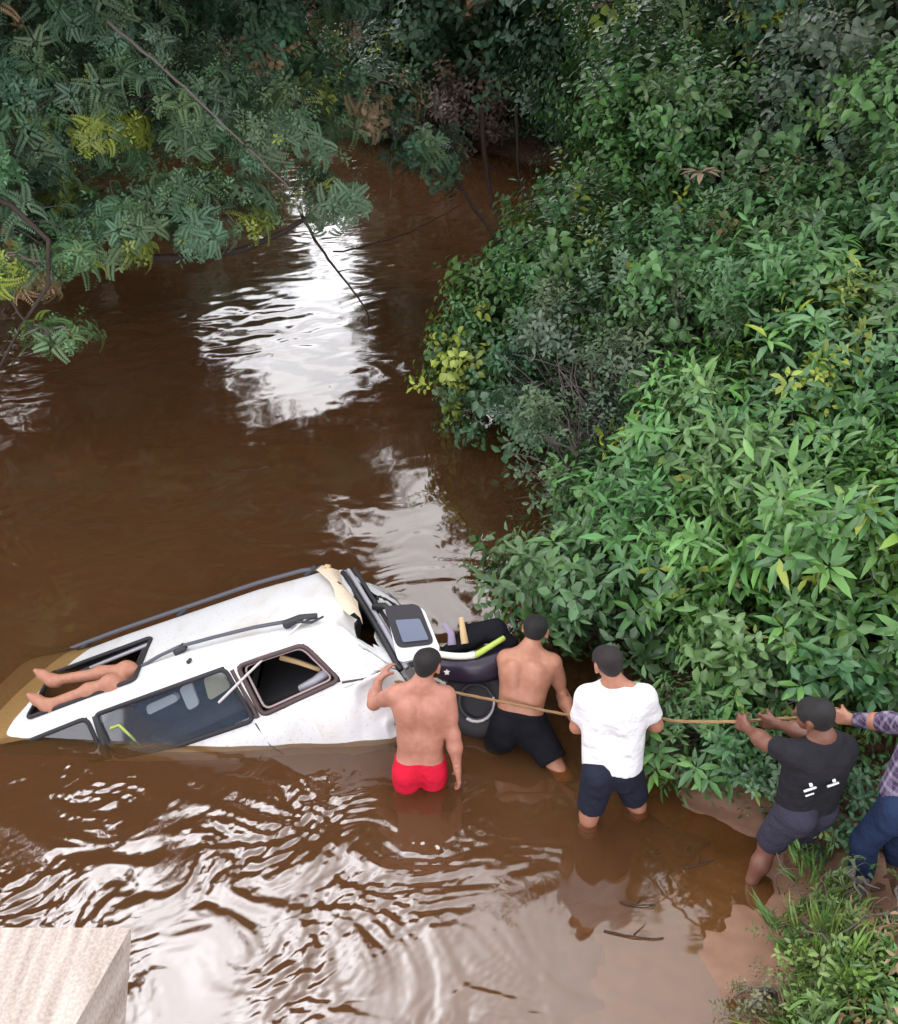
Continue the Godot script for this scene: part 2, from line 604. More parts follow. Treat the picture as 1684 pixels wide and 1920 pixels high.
func setup_sprigs() -> void:
	# all sprigs grow along +Y from the origin
	for kind in ["lance", "ovate", "small", "feather", "blade"]:
		SPRIG[kind] = []
		for variant in 4:
			var b := Buf.new()
			var cols := PackedColorArray()
			match kind:
				"lance":
					for k in 11:
						var a := k * 2.4 + rng.randf() * 0.9
						var el := rng.randf_range(-0.25, 1.3)
						var d := Vector3(cos(a), el, sin(a)).normalized()
						leaf_into(b, cols, Vector3(0.012 * sin(k * 1.3), 0.02 * k, 0.012 * cos(k * 1.7)) + d * 0.015, d, Vector3.UP + Vector3(rng.randfn(), 0, rng.randfn()) * 0.3, rng.randf_range(0.06, 0.135), rng.randf_range(0.024, 0.038), rng.randf_range(0.0, 0.7), rng.randf_range(0.65, 1.3))
				"ovate":
					for k in 9:
						var a := k * 2.1 + rng.randf() * 0.6
						var d := Vector3(cos(a), rng.randf_range(-0.1, 0.7), sin(a)).normalized()
						leaf_into(b, cols, Vector3(0, 0.022 * k, 0) + d * 0.02, d, Vector3.UP, rng.randf_range(0.065, 0.10), rng.randf_range(0.042, 0.06), rng.randf_range(0.0, 0.4), rng.randf_range(0.75, 1.25))
				"small":
					for k in 13:
						var a := k * 2.4 + rng.randf() * 0.6
						var d := Vector3(cos(a), rng.randf_range(-0.1, 0.9), sin(a)).normalized()
						leaf_into(b, cols, Vector3(0, 0.014 * k, 0) + d * 0.02, d, Vector3.UP, rng.randf_range(0.04, 0.07), rng.randf_range(0.02, 0.03), rng.randf_range(0.0, 0.4), rng.randf_range(0.7, 1.25))
				"feather":
					for f in 4:
						var a := f * 1.6 + rng.randf() * 0.8
						var d := Vector3(cos(a), rng.randf_range(-0.15, 0.7), sin(a)).normalized()
						var side := d.cross(Vector3.UP).normalized()
						var tone := rng.randf_range(0.75, 1.2)
						for k in 10:
							var p := d * (0.04 + 0.021 * k) - Vector3.UP * (0.0016 * k * k)
							for sg in [-1, 1]:
								leaflet_into(b, cols, p, (side * sg + d * 0.5 - Vector3.UP * 0.15).normalized(), Vector3.UP, 0.062 - 0.003 * k, 0.02, tone * rng.randf_range(0.9, 1.1))
				"blade":
					for k in 9:
						var a := rng.randf() * TAU
						var d := Vector3(cos(a) * 0.45, 1.0, sin(a) * 0.45).normalized()
						leaf_into(b, cols, Vector3(rng.randf_range(-0.03, 0.03), 0, rng.randf_range(-0.03, 0.03)), d, Vector3(cos(a), 0.2, sin(a)), rng.randf_range(0.16, 0.3), 0.014, rng.randf_range(0.2, 0.6), rng.randf_range(0.75, 1.2))
			SPRIG[kind].append(solid(b.v, b.i, PackedVector2Array(), cols))
	# single big leaves in a few greens, for the leaves one can pick out
	SPRIG["leaf"] = []
	for c in [Color(0.07, 0.17, 0.045), Color(0.10, 0.23, 0.05), Color(0.055, 0.13, 0.05), Color(0.16, 0.27, 0.04), Color(0.085, 0.20, 0.07), Color(0.22, 0.28, 0.035)]:
		var b := Buf.new()
		var cols := PackedColorArray()
		leaf_into(b, cols, Vector3.ZERO, Vector3.BACK, Vector3.UP, 0.15, 0.045, 0.3, 1.0)
		for k in cols.size():
			cols[k] = c
		SPRIG["leaf"].append(solid(b.v, b.i, PackedVector2Array(), cols))

func scatter(parent: Node3D, called: String, kind: String, spots: Array, cols: Array, soft := false) -> void:
	# the sprigs of one plant: a few variants, one set of copies each
	for variant in 4:
		var mm := MultiMesh.new()
		mm.transform_format = MultiMesh.TRANSFORM_3D
		mm.use_colors = true
		var kinds := kind.split("+")
		mm.mesh = SPRIG[kinds[variant % kinds.size()]][variant]
		var mine := []
		for k in range(variant, spots.size(), 4):
			mine.append(k)
		if mine.is_empty():
			continue
		mm.instance_count = mine.size()
		for j in mine.size():
			mm.set_instance_transform(j, spots[mine[j]])
			mm.set_instance_color(j, cols[mine[j]])
		var o := MultiMeshInstance3D.new()
		o.name = called
		o.multimesh = mm
		o.material_override = M.leaf_soft if soft else M.leaf
		o.set_meta("kind", "stuff")
		parent.add_child(o, true)

func turned(n: Vector3, spin: float, s: float) -> Basis:
	var y := n.normalized()
	var x := y.cross(Vector3.FORWARD if absf(y.z) < 0.9 else Vector3.RIGHT).normalized()
	return Basis(x, y, x.cross(y)).rotated(y, spin).scaled(Vector3.ONE * s)

# each branch tip has leaves of its own age: mature green, young yellow-green, now and then dry
func tip_tone(tone: Color, young: float) -> Color:
	var u := rng.randf()
	if u < young:
		return tone.lerp(Color(0.26, 0.31, 0.035), rng.randf_range(0.45, 0.95))
	if u > 0.985:
		return Color(0.24, 0.16, 0.08)
	var f := rng.randf_range(0.75, 1.35)
	return Color(tone.r * f * rng.randf_range(0.75, 1.12), tone.g * f, tone.b * f * rng.randf_range(0.8, 1.2))

# sprigs over the outside and through the volume of an ellipsoid (centre and radii in world metres)
func fill_blob(root: Vector3, c: Vector3, r: Vector3, count: int, size: float, tone: Color, young: float, gap: float, spots: Array, cols: Array, floor_y := -9.0) -> void:
	# leaves crowd round the branch tips and thin out between them
	var tips := []
	for k in maxi(6, int(count / (26.0 / size))):
		var d := Vector3(rng.randfn(), rng.randfn(), rng.randfn()).normalized()
		var lump := 1.0 + 0.28 * clump_noise.get_noise_3d(c.x + d.x * 1.6, c.y + d.y * 1.6, c.z + d.z * 1.6)
		tips.append([c + d * r * lump * rng.randf_range(0.82, 1.12), tip_tone(tone, young)])
	var spread := 0.115 * size
	var made := 0
	var tries := 0
	while made < count and tries < count * 6:
		tries += 1
		var d: Vector3
		var p: Vector3
		var n: Vector3
		var leafy: Array = tips[rng.randi() % tips.size()]
		var f := rng.randf_range(0.75, 1.25)
		var tint := Color(leafy[1].r * f, leafy[1].g * f, leafy[1].b * f)
		if rng.randf() < 0.8:
			var tip: Vector3 = leafy[0]
			d = (tip - c).normalized()
			var off := Vector3(rng.randfn(), rng.randfn() * 0.6, rng.randfn()) * spread
			p = tip + off - d * 0.05
			n = d * 0.8 + off / spread * 0.45 + Vector3.UP * 0.6 + Vector3(rng.randfn(), rng.randfn(), rng.randfn()) * 0.25
		else:
			d = Vector3(rng.randfn(), rng.randfn(), rng.randfn()).normalized()
			p = c + d * r * (0.9 - 0.6 * rng.randf())
			n = (d / r).normalized() + Vector3.UP * 0.5 + Vector3(rng.randfn(), rng.randfn(), rng.randfn()) * 0.5
		if p.y < floor_y:
			continue
		var thin := 0.75 * clump_noise.get_noise_3d(p.x * 1.9 + 7.0, p.y * 1.9, p.z * 1.9) + 0.5 * clump_noise.get_noise_3d(p.x * 0.8, p.y * 0.8 + 11.0, p.z * 0.8)
		if thin < gap and rng.randf() < 0.9:
			continue
		spots.append(Transform3D(turned(n, rng.randf() * TAU, size * rng.randf_range(0.65, 1.25)), p - root))
		cols.append(tint)
		made += 1

func twigs_for(parent: Node3D, root: Vector3, c: Vector3, r: Vector3, n: int, m: Material, thick := 0.012) -> void:
	var b := Buf.new()
	for k in n:
		var d := Vector3(rng.randfn(), rng.randf_range(-0.2, 1.0), rng.randfn()).normalized()
		var tip := c + d * r * rng.randf_range(0.75, 1.08)
		var foot := Vector3(lerpf(root.x, c.x, 0.4) + rng.randf_range(-0.2, 0.2), lerpf(root.y, c.y, 0.25), lerpf(root.z, c.z, 0.4) + rng.randf_range(-0.2, 0.2))
		tube_into(b, bent(foot - root, tip - root, Vector3(rng.randf_range(-0.15, 0.15), rng.randf_range(0.0, 0.2), rng.randf_range(-0.15, 0.15)), 5, 0.025), thick, thick * 0.25, 4)
	part("twigs", solid(b.v, b.i), m, parent).set_meta("kind", "stuff")

func shrub(called: String, label: String, category: String, base: Vector3, blobs: Array, kind: String, density: float, size: float, tone: Color, young: float, gap: float, big_leaves := 0, group := "", stem_mat := "bark_grey") -> Node3D:
	var t := thing(called, label, category, base, group)
	var spots := []
	var cols := []
	var b := Buf.new()
	for bl in blobs:
		var c: Vector3 = bl[0]
		var r: Vector3 = bl[1]
		var area := 4.0 * PI * pow((pow(r.x * r.y, 1.6) + pow(r.x * r.z, 1.6) + pow(r.y * r.z, 1.6)) / 3.0, 1.0 / 1.6)
		fill_blob(base, c, r, int(area * density * 0.85), size, tone, young * 0.6, gap + 0.15, spots, cols, 0.03)
		tube_into(b, bent(Vector3.ZERO, c - base, Vector3(rng.randf_range(-0.1, 0.1), 0.1, rng.randf_range(-0.1, 0.1)), 6, 0.02), 0.035, 0.012, 6)
		for k in 5:
			var d := Vector3(rng.randfn(), rng.randf_range(0.0, 1.0), rng.randfn()).normalized()
			tube_into(b, bent(c - base, c - base + d * r * 0.9, Vector3(0, 0.06, 0), 5, 0.02), 0.014, 0.004, 4)
	part("stems", solid(b.v, b.i), M[stem_mat], t)
	if called == "twiggy_bush":
		for bl in blobs:
			twigs_for(t, base, bl[0], bl[1] * 1.1, 45, M.twig, 0.011)
	elif category == "fern":
		twigs_for(t, base, blobs[0][0], blobs[0][1], 4, M.twig, 0.004)
	else:
		twigs_for(t, base, blobs[0][0], blobs[0][1], 22, M.twig, 0.008)
	if spots.size():
		scatter(t, "foliage", kind, spots, cols, kind == "feather")
	# the leaves that stand out singly
	for k in big_leaves / 8:
		var bl: Array = blobs[k % blobs.size()]
		var d := Vector3(rng.randfn() * 0.8, absf(rng.randfn()) * 0.7, rng.randf_range(0.1, 1.0)).normalized()
		var p: Vector3 = bl[0] + d * bl[1] * rng.randf_range(0.98, 1.12) - base
		var tip := turned(d + Vector3.UP * 0.8 + Vector3(rng.randfn(), rng.randfn(), rng.randfn()) * 0.25, rng.randf() * TAU, 1.0)
		for j in 8:
			var a := j * 2.4
			var out := (tip * Vector3(cos(a), rng.randf_range(-0.1, 0.6), sin(a))).normalized()
			var side := out.cross(tip.y).normalized()
			var up := side.cross(out).normalized()
			var s := rng.randf_range(0.75, 1.2) * size
			var l := part("leaf", SPRIG["leaf"][rng.randi() % 3 if rng.randf() > young * 1.1 else 3 + rng.randi() % 3], M.leaf, t)
			l.transform = Transform3D(Basis(side, up, out).scaled(Vector3.ONE * s), p + out * 0.01 + tip.y * 0.008 * j)
	return t

# ------------------------------------------------------------------ banks
const GREEN := Color(0.055, 0.118, 0.033)
const DEEP := Color(0.048, 0.108, 0.046)
const FRESH := Color(0.064, 0.150, 0.030)
const OLIVE := Color(0.10, 0.15, 0.04)
const GREY := Color(0.075, 0.105, 0.055)

func ground_point(x: float, z: float) -> Vector3:
	return Vector3(x, maxf(land(x, z), -0.3) - 0.03, z)

func build_right_bank() -> void:
	# [name, label, x, z, [[centre offset x, y, z, radii]...], kind, density, size, tone, young, gap, single leaves]
	var rows := [
		["broadleaf_shrub", "glossy broad-leaved shrub behind the two bare-backed men", 1.45, -7.0, [[-0.35, 0.55, 0.15, 0.62, 0.55, 0.6], [0.25, 0.8, -0.3, 0.7, 0.65, 0.6]], "lance+ovate", 105, 1.15, GREEN, 0.03, -0.35, 200],
		["broadleaf_shrub", "bright lance-leaved shrub leaning over the man in the white shirt", 1.95, -6.9, [[-0.05, 0.75, 0.2, 0.65, 0.6, 0.55], [0.45, 1.2, -0.2, 0.7, 0.55, 0.6], [-0.1, 1.35, -0.6, 0.6, 0.5, 0.5]], "lance", 105, 1.15, FRESH, 0.12, -0.3, 240],
		["low_shrub", "low dark shrub at the shore beside the man in the white shirt", 1.75, -5.65, [[0.0, 0.22, 0.15, 0.5, 0.38, 0.42], [0.45, 0.3, 0.1, 0.5, 0.4, 0.4]], "lance+small", 125, 0.95, GREEN, 0.04, -0.4, 160],
		["low_shrub", "leafy shrub under the taut rope behind the man in the dark shirt", 2.45, -5.75, [[-0.1, 0.45, 0.1, 0.6, 0.5, 0.45], [0.5, 0.55, 0.05, 0.6, 0.5, 0.5]], "lance+ovate", 115, 1.1, GREEN, 0.08, -0.35, 200],
		["lance_shrub", "tall shrub with drooping lance leaves above the man in the dark shirt", 2.75, -6.4, [[-0.15, 1.0, 0.3, 0.62, 0.5, 0.5], [0.45, 1.1, 0.1, 0.7, 0.6, 0.6]], "lance", 95, 1.3, FRESH, 0.14, -0.25, 240],
		["lance_shrub", "lance-leaved shrub with yellow tips on the upper slope of the right bank", 2.9, -7.8, [[-0.4, 1.3, 0.2, 0.7, 0.65, 0.6], [0.3, 1.6, 0.0, 0.8, 0.7, 0.7], [0.0, 1.9, -0.6, 0.7, 0.5, 0.6]], "lance+small", 90, 1.25, GREEN, 0.16, -0.25, 220],
		["lance_shrub", "dense dark lance-leaved shrub halfway up the right bank", 3.9, -8.2, [[-0.3, 1.4, 0.2, 0.8, 0.8, 0.7], [0.2, 2.1, -0.3, 0.8, 0.7, 0.7]], "lance+ovate", 85, 1.3, GREEN, 0.06, -0.25, 160],
		["twiggy_bush", "sparse grey twiggy bush trailing over the water", 1.5, -8.6, [[-0.35, 0.65, 0.0, 0.62, 0.6, 0.6], [0.1, 1.0, -0.5, 0.7, 0.6, 0.6], [-0.25, 0.35, 0.5, 0.4, 0.35, 0.4]], "small", 62, 1.1, GREY, 0.0, 0.02, 0],
		["twiggy_bush", "thin bush of dull leaves and bare grey stems above the water", 1.6, -10.0, [[-0.35, 0.9, 0.1, 0.75, 0.65, 0.6], [0.3, 1.3, 0.0, 0.8, 0.7, 0.7]], "small", 66, 1.2, GREY, 0.0, 0.0, 0],
		["overhanging_bush", "bushy shrub with yellow-green tips reaching far out over the river", 1.2, -11.4, [[-0.75, 0.75, 0.1, 0.62, 0.45, 0.6], [-0.2, 1.15, 0.0, 0.8, 0.6, 0.8], [0.4, 1.5, -0.2, 0.9, 0.8, 0.9]], "ovate+small", 110, 1.35, GREEN, 0.16, -0.25, 0],
		["overhanging_bush", "blue-green bush hanging down to the water below the yellow tips", 1.5, -10.5, [[-0.75, 0.45, 0.0, 0.55, 0.4, 0.5], [-0.3, 0.6, 0.2, 0.6, 0.5, 0.5]], "ovate+small", 100, 1.2, DEEP, 0.0, -0.2, 0],
		["broadleaf_bush", "rounded bush of small heart-shaped leaves above the twiggy bushes", 2.4, -10.2, [[0.0, 1.5, 0.1, 0.9, 0.75, 0.8], [0.8, 1.8, 0.0, 0.9, 0.8, 0.8]], "ovate+small", 95, 1.3, GREEN, 0.08, -0.25, 0],
		["broadleaf_bush", "dark green bush filling the slope at the right edge of the bank", 4.3, -10.4, [[0.0, 1.6, 0.2, 1.0, 0.9, 0.9], [0.5, 2.4, 0.0, 1.0, 0.9, 0.9]], "ovate+small", 80, 1.45, GREEN, 0.05, -0.25, 0],
		["vine_thicket", "vine-covered thicket with yellowish patches in the middle of the right bank", 2.8, -12.6, [[-0.5, 1.5, 0.1, 0.9, 0.8, 0.8], [0.4, 2.2, 0.0, 1.0, 0.9, 0.9], [-0.3, 2.6, -0.5, 0.8, 0.7, 0.8]], "ovate+small", 85, 1.5, GREEN, 0.2, -0.2, 0],
		["vine_thicket", "vine-covered thicket of dull green leaves high on the right bank", 4.6, -12.8, [[0.0, 2.2, 0.1, 1.1, 1.0, 0.9], [0.4, 3.1, -0.2, 1.1, 1.0, 1.0]], "ovate+small", 75, 1.6, GREY, 0.06, -0.2, 0],
		["vine_thicket", "leafy thicket leaning over the far bend of the river", 2.75, -14.8, [[-0.5, 1.2, 0.2, 0.8, 0.8, 0.8], [0.2, 2.1, 0.0, 1.0, 0.9, 0.9], [-0.2, 3.0, -0.3, 0.9, 0.8, 0.9]], "ovate+small", 80, 1.6, GREEN, 0.16, -0.22, 0],
		["vine_thicket", "blue-green thicket behind the leafy one at the far bend", 4.3, -15.0, [[0.0, 2.6, 0.0, 1.2, 1.1, 1.0], [0.5, 3.6, 0.0, 1.2, 1.1, 1.1]], "ovate+small", 65, 1.75, DEEP, 0.05, -0.2, 0],
		["creeper_tree", "tree draped in yellow-tipped creepers above the river bend", 3.6, -17.2, [[-0.6, 2.0, 0.0, 1.0, 0.7, 0.9], [-0.5, 3.2, 0.0, 1.1, 1.0, 1.0], [0.4, 4.2, -0.4, 1.3, 1.1, 1.1]], "ovate+small", 70, 1.7, FRESH, 0.16, -0.2, 0],
		["creeper_tree", "grey-green creeper-hung tree high behind the bank thickets", 4.8, -17.0, [[0.0, 3.0, 0.0, 1.4, 1.2, 1.2], [0.3, 4.3, 0.0, 1.5, 1.3, 1.2]], "ovate+small", 60, 1.9, GREY, 0.08, -0.2, 0],
		["upper_bush", "large-leaved bush at the top of the right bank under the vine thicket", 4.9, -9.2, [[0.0, 1.9, 0.2, 0.9, 0.9, 0.8], [0.3, 2.9, -0.2, 0.9, 0.8, 0.8]], "lance", 75, 1.5, FRESH, 0.1, -0.2, 120],
		["slope_bush", "small-leaved dark bush beside the lance-leaved shrub on the slope", 3.6, -6.8, [[0.0, 1.1, 0.0, 0.7, 0.7, 0.6], [0.2, 1.6, -0.4, 0.7, 0.6, 0.6]], "lance+small", 90, 1.2, GREEN, 0.06, -0.3, 120],
		["slope_bush", "bush of arching leaves behind the man in the plaid shirt", 3.4, -5.7, [[-0.2, 0.75, 0.0, 0.65, 0.6, 0.5], [0.3, 1.0, 0.0, 0.6, 0.6, 0.5]], "lance+ovate", 100, 1.2, FRESH, 0.1, -0.3, 160],
	]
	for q in rows:
		var base := ground_point(q[2], q[3])
		var blobs := []
		for o in q[4]:
			blobs.append([Vector3(q[2] + o[0], maxf(0.0, base.y * 0.5) + o[1], q[3] + o[2]), Vector3(o[3], o[4], o[5])])
		shrub(q[0], q[1], "tree" if q[0] == "creeper_tree" else "bush", base, blobs, q[5], q[6], q[7], q[8], q[9], q[10], q[11])
	# low ferny growth and grass at the near right shore
	var near := [
		["fern_clump", "pale feathery fern clump in front of the man in the plaid shirt", 2.4, -4.02, "feather", 0.38, 0.17, 150, 0.45, Color(0.13, 0.19, 0.05)],
		["fern_clump", "bright green clump of small leaves beside the muddy shore", 2.08, -3.85, "small+blade", 0.34, 0.15, 240, 0.8, Color(0.13, 0.2, 0.04)],
		["fern_clump", "olive clump of small leaves at the muddy waterline below the men", 1.85, -3.45, "small+blade", 0.32, 0.13, 240, 0.7, Color(0.12, 0.17, 0.04)],
		["fern_clump", "grassy clump with dry brown stalks at the shore corner", 1.8, -3.05, "blade", 0.35, 0.1, 170, 0.55, Color(0.15, 0.14, 0.05)],
		["fern_clump", "dense broad-leaved clump at the foot of the man in the plaid shirt", 2.5, -3.65, "lance", 0.4, 0.2, 110, 0.7, FRESH],
		["fern_clump", "leafy clump between the shore and the tall ferns", 2.3, -3.2, "small+lance", 0.45, 0.2, 220, 0.9, Color(0.10, 0.18, 0.04)],
		["fern_clump", "blue-green leafy clump between the legs of the hauling men", 2.3, -5.05, "small", 0.38, 0.3, 170, 0.9, DEEP],
		["fern_clump", "shaggy pale weed standing between the two men on the bank", 2.27, -4.3, "feather", 0.15, 0.22, 170, 0.36, Color(0.16, 0.2, 0.07)],
		["fern_clump", "bright grass tuft beside the bare feet of the man in dark shirt", 2.12, -4.3, "blade+small", 0.22, 0.1, 220, 0.6, Color(0.12, 0.19, 0.04)],
		["fern_clump", "dull creeping clump with brown leaves at the waterline", 1.72, -3.75, "small", 0.22, 0.07, 260, 0.5, Color(0.13, 0.13, 0.05)],
	]
	for q in near:
		var base := ground_point(q[2], q[3])
		shrub(q[0], q[1], "fern", base, [[base + Vector3(0, q[6] * 0.7 + 0.05, 0), Vector3(q[5], q[6], q[5])]], q[4], q[7], q[8], q[9], 0.05, -0.3, 40 if q[4] == "lance" else 0)
	# dry tan leaf rosettes caught on the bushes
	for e in [[Vector3(2.62, 2.55, -11.65), "dry tan leaf rosette caught high on the vine thicket"], [Vector3(2.05, 1.75, -7.75), "dry pinkish leaf cluster on the bright lance-leaved shrub"]]:
		var t := thing("dry_leaf_cluster", e[1], "leaves", e[0])
		for k in 11:
			var b := Buf.new()
			var cols := PackedColorArray()
			var a := k * 2.4
			leaf_into(b, cols, Vector3.ZERO, Vector3(cos(a), rng.randf_range(-0.3, 0.6), sin(a)), Vector3.UP, rng.randf_range(0.16, 0.28), rng.randf_range(0.05, 0.085), 0.3, 1.0)
			for j in cols.size():
				cols[j] = Color(0.34, 0.25, 0.17)
			part("leaf", solid(b.v, b.i, PackedVector2Array(), cols), M.leaf_soft, t)

func tree(called: String, label: String, base: Vector3, trunk: Array, r0: float, limbs: Array, blobs: Array, kind: String, density: float, size: float, tone: Color, young: float, gap: float, group := "") -> Node3D:
	var t := thing(called, label, "tree", base, group)
	var b := Buf.new()
	var pts := []
	for p in trunk:
		pts.append(p - base)
	tube_into(b, pts, r0, r0 * 0.45, 10)
	part("trunk", solid(b.v, b.i), M.bark, t)
	for l in limbs:
		var lp := []
		for p in l[0]:
			lp.append(p - base)
		var c := Curve3D.new()
		for k in lp.size():
			var d: Vector3 = (lp[mini(k + 1, lp.size() - 1)] - lp[maxi(k - 1, 0)]) / 6.0
			c.add_point(lp[k], -d, d)
		var fine := []
		for k in 15:
			fine.append(c.sample_baked(c.get_baked_length() * k / 14.0) + Vector3(rng.randf_range(-1, 1), rng.randf_range(-1, 1), rng.randf_range(-1, 1)) * 0.02)
		part("limb", tube(fine, l[1], l[2], 7), M.bark, t)
	var spots := []
	var cols := []
	for bl in blobs:
		var r: Vector3 = bl[1]
		var area := 4.0 * PI * pow((pow(r.x * r.y, 1.6) + pow(r.x * r.z, 1.6) + pow(r.y * r.z, 1.6)) / 3.0, 1.0 / 1.6)
		fill_blob(base, bl[0], r, int(area * density), size, tone, young, gap, spots, cols, 0.1)
		# branchlets that carry the clump
		var bb := Buf.new()
		for k in 10:
			var d := Vector3(rng.randfn(), rng.randf_range(-0.4, 0.7), rng.randfn()).normalized()
			tube_into(bb, bent(bl[0] - base - d * r * 0.2, bl[0] - base + d * r * rng.randf_range(0.7, 1.1), Vector3(0, 0.08, 0), 5, 0.03), 0.016, 0.005, 4)
		part("branchlets", solid(bb.v, bb.i), M.twig, t)
	scatter(t, "crown", kind, spots, cols, true)
	return t

func build_left_trees() -> void:
	var b1 := ground_point(-8.8, -13.0)
	tree("overhanging_tree", "feathery-leaved tree leaning from the left bank low over the river", b1,
		[b1, Vector3(-8.3, 1.2, -13.0), Vector3(-7.4, 2.6, -13.2), Vector3(-6.5, 4.2, -13.6), Vector3(-6.2, 6.0, -14.0)], 0.28,
		[[[Vector3(-8.0, 1.6, -13.0), Vector3(-6.0, 1.9, -13.0), Vector3(-4.6, 1.35, -13.0), Vector3(-3.35, 1.22, -13.0), Vector3(-2.5, 1.25, -13.3), Vector3(-1.86, 1.5, -13.5), Vector3(-1.2, 1.9, -13.8)], 0.11, 0.02],
		[[Vector3(-7.4, 2.6, -13.2), Vector3(-5.5, 3.2, -13.6), Vector3(-3.6, 2.9, -14.0), Vector3(-1.9, 2.4, -14.4)], 0.09, 0.02],
		[[Vector3(-6.5, 4.2, -13.6), Vector3(-4.8, 4.6, -13.8), Vector3(-3.0, 4.2, -14.0)], 0.08, 0.02]],
		[[Vector3(-5.2, 1.75, -12.6), Vector3(1.0, 0.6, 0.9)], [Vector3(-4.0, 1.75, -13.2), Vector3(0.9, 0.45, 0.8)], [Vector3(-3.0, 1.8, -13.4), Vector3(0.9, 0.4, 0.8)],
		[Vector3(-5.6, 2.7, -13.2), Vector3(1.1, 0.7, 0.9)], [Vector3(-4.4, 2.9, -13.8), Vector3(1.1, 0.7, 0.9)], [Vector3(-3.2, 2.9, -14.0), Vector3(1.0, 0.6, 0.9)], [Vector3(-2.1, 2.6, -14.3), Vector3(0.85, 0.5, 0.8)],
		[Vector3(-1.5, 1.75, -13.8), Vector3(0.55, 0.22, 0.5)], [Vector3(-5.4, 4.1, -13.6), Vector3(1.2, 0.8, 1.0)], [Vector3(-4.0, 4.2, -14.0), Vector3(1.2, 0.8, 1.0)], [Vector3(-6.4, 6.2, -14.2), Vector3(1.8, 1.3, 1.6)]],
		"feather+small", 70, 1.0, Color(0.085, 0.15, 0.075), 0.08, -0.1)
	var b2 := ground_point(-9.0, -17.5)
	tree("overhanging_tree", "tall dark tree on the left bank with long boughs across the river", b2,
		[b2, Vector3(-8.6, 2.5, -17.5), Vector3(-8.0, 5.5, -17.7), Vector3(-7.2, 9.0, -18.0)], 0.34,
		[[[Vector3(-8.4, 3.0, -17.5), Vector3(-6.0, 3.6, -17.0), Vector3(-3.5, 3.0, -16.6), Vector3(-1.2, 2.3, -16.2), Vector3(-0.1, 1.7, -15.8)], 0.12, 0.02],
		[[Vector3(-8.0, 5.5, -17.7), Vector3(-5.0, 6.4, -17.8), Vector3(-2.6, 6.2, -18.0)], 0.14, 0.03],
		[[Vector3(-7.6, 7.2, -17.8), Vector3(-4.5, 9.2, -17.8), Vector3(-1.5, 10.0, -18.0)], 0.14, 0.03]],
		[[Vector3(-1.3, 2.55, -16.3), Vector3(0.8, 0.45, 0.7)], [Vector3(-0.35, 1.85, -15.9), Vector3(0.5, 0.25, 0.5)], [Vector3(-2.6, 3.2, -16.6), Vector3(1.0, 0.6, 0.9)], [Vector3(-4.0, 3.9, -17.0), Vector3(1.3, 0.8, 1.0)], [Vector3(-1.9, 3.9, -17.2), Vector3(1.1, 0.7, 0.9)],
		[Vector3(-6.0, 4.2, -17.0), Vector3(1.4, 1.0, 1.1)], [Vector3(-5.2, 7.5, -17.8), Vector3(1.9, 0.9, 1.5)], [Vector3(-2.8, 6.6, -18.0), Vector3(1.6, 0.9, 1.4)], [Vector3(-5.6, 9.3, -18.0), Vector3(2.2, 1.5, 2.0)], [Vector3(-2.0, 10.2, -18.0), Vector3(2.1, 1.3, 1.9)], [Vector3(-7.5, 10.5, -18.0), Vector3(2.4, 1.6, 2.2)]],
		"feather+ovate", 46, 1.25, Color(0.07, 0.135, 0.065), 0.06, -0.12)
	var b3 := ground_point(-9.6, -10.2)
	tree("overhanging_tree", "tree on the near left bank with a bare twig reaching to the water", b3,
		[b3, Vector3(-9.0, 2.0, -10.2), Vector3(-8.0, 4.5, -10.4), Vector3(-7.5, 7.5, -10.8)], 0.3,
		[[[Vector3(-9.0, 2.2, -10.2), Vector3(-6.5, 3.0, -10.6), Vector3(-4.6, 2.6, -10.8), Vector3(-3.8, 2.0, -10.5), Vector3(-4.05, 1.6, -10.3), Vector3(-4.45, 1.0, -10.0)], 0.07, 0.012],
		[[Vector3(-4.6, 2.2, -10.6), Vector3(-4.2, 1.6, -10.2), Vector3(-3.9, 1.35, -10.0), Vector3(-3.6, 1.4, -10.0)], 0.02, 0.006],
		[[Vector3(-8.0, 4.5, -10.4), Vector3(-6.2, 5.4, -10.6), Vector3(-4.8, 5.6, -10.8)], 0.1, 0.03]],
		[[Vector3(-3.85, 1.38, -10.0), Vector3(0.34, 0.1, 0.25)], [Vector3(-4.35, 1.95, -10.4), Vector3(0.4, 0.16, 0.3)], [Vector3(-3.7, 1.95, -10.6), Vector3(0.25, 0.12, 0.2)], [Vector3(-5.0, 2.7, -11.0), Vector3(0.8, 0.45, 0.7)], [Vector3(-6.2, 3.1, -10.8), Vector3(1.2, 0.8, 0.9)],
		[Vector3(-6.2, 5.6, -10.8), Vector3(1.6, 1.0, 1.2)], [Vector3(-8.0, 8.0, -11.0), Vector3(2.2, 1.6, 2.0)]],
		"feather+small", 80, 0.85, Color(0.075, 0.15, 0.05), 0.1, -0.2)
	# two out-of-view trees, high boughs added to shade and darken the mid water
	var b5 := ground_point(-9.2, -15.2)
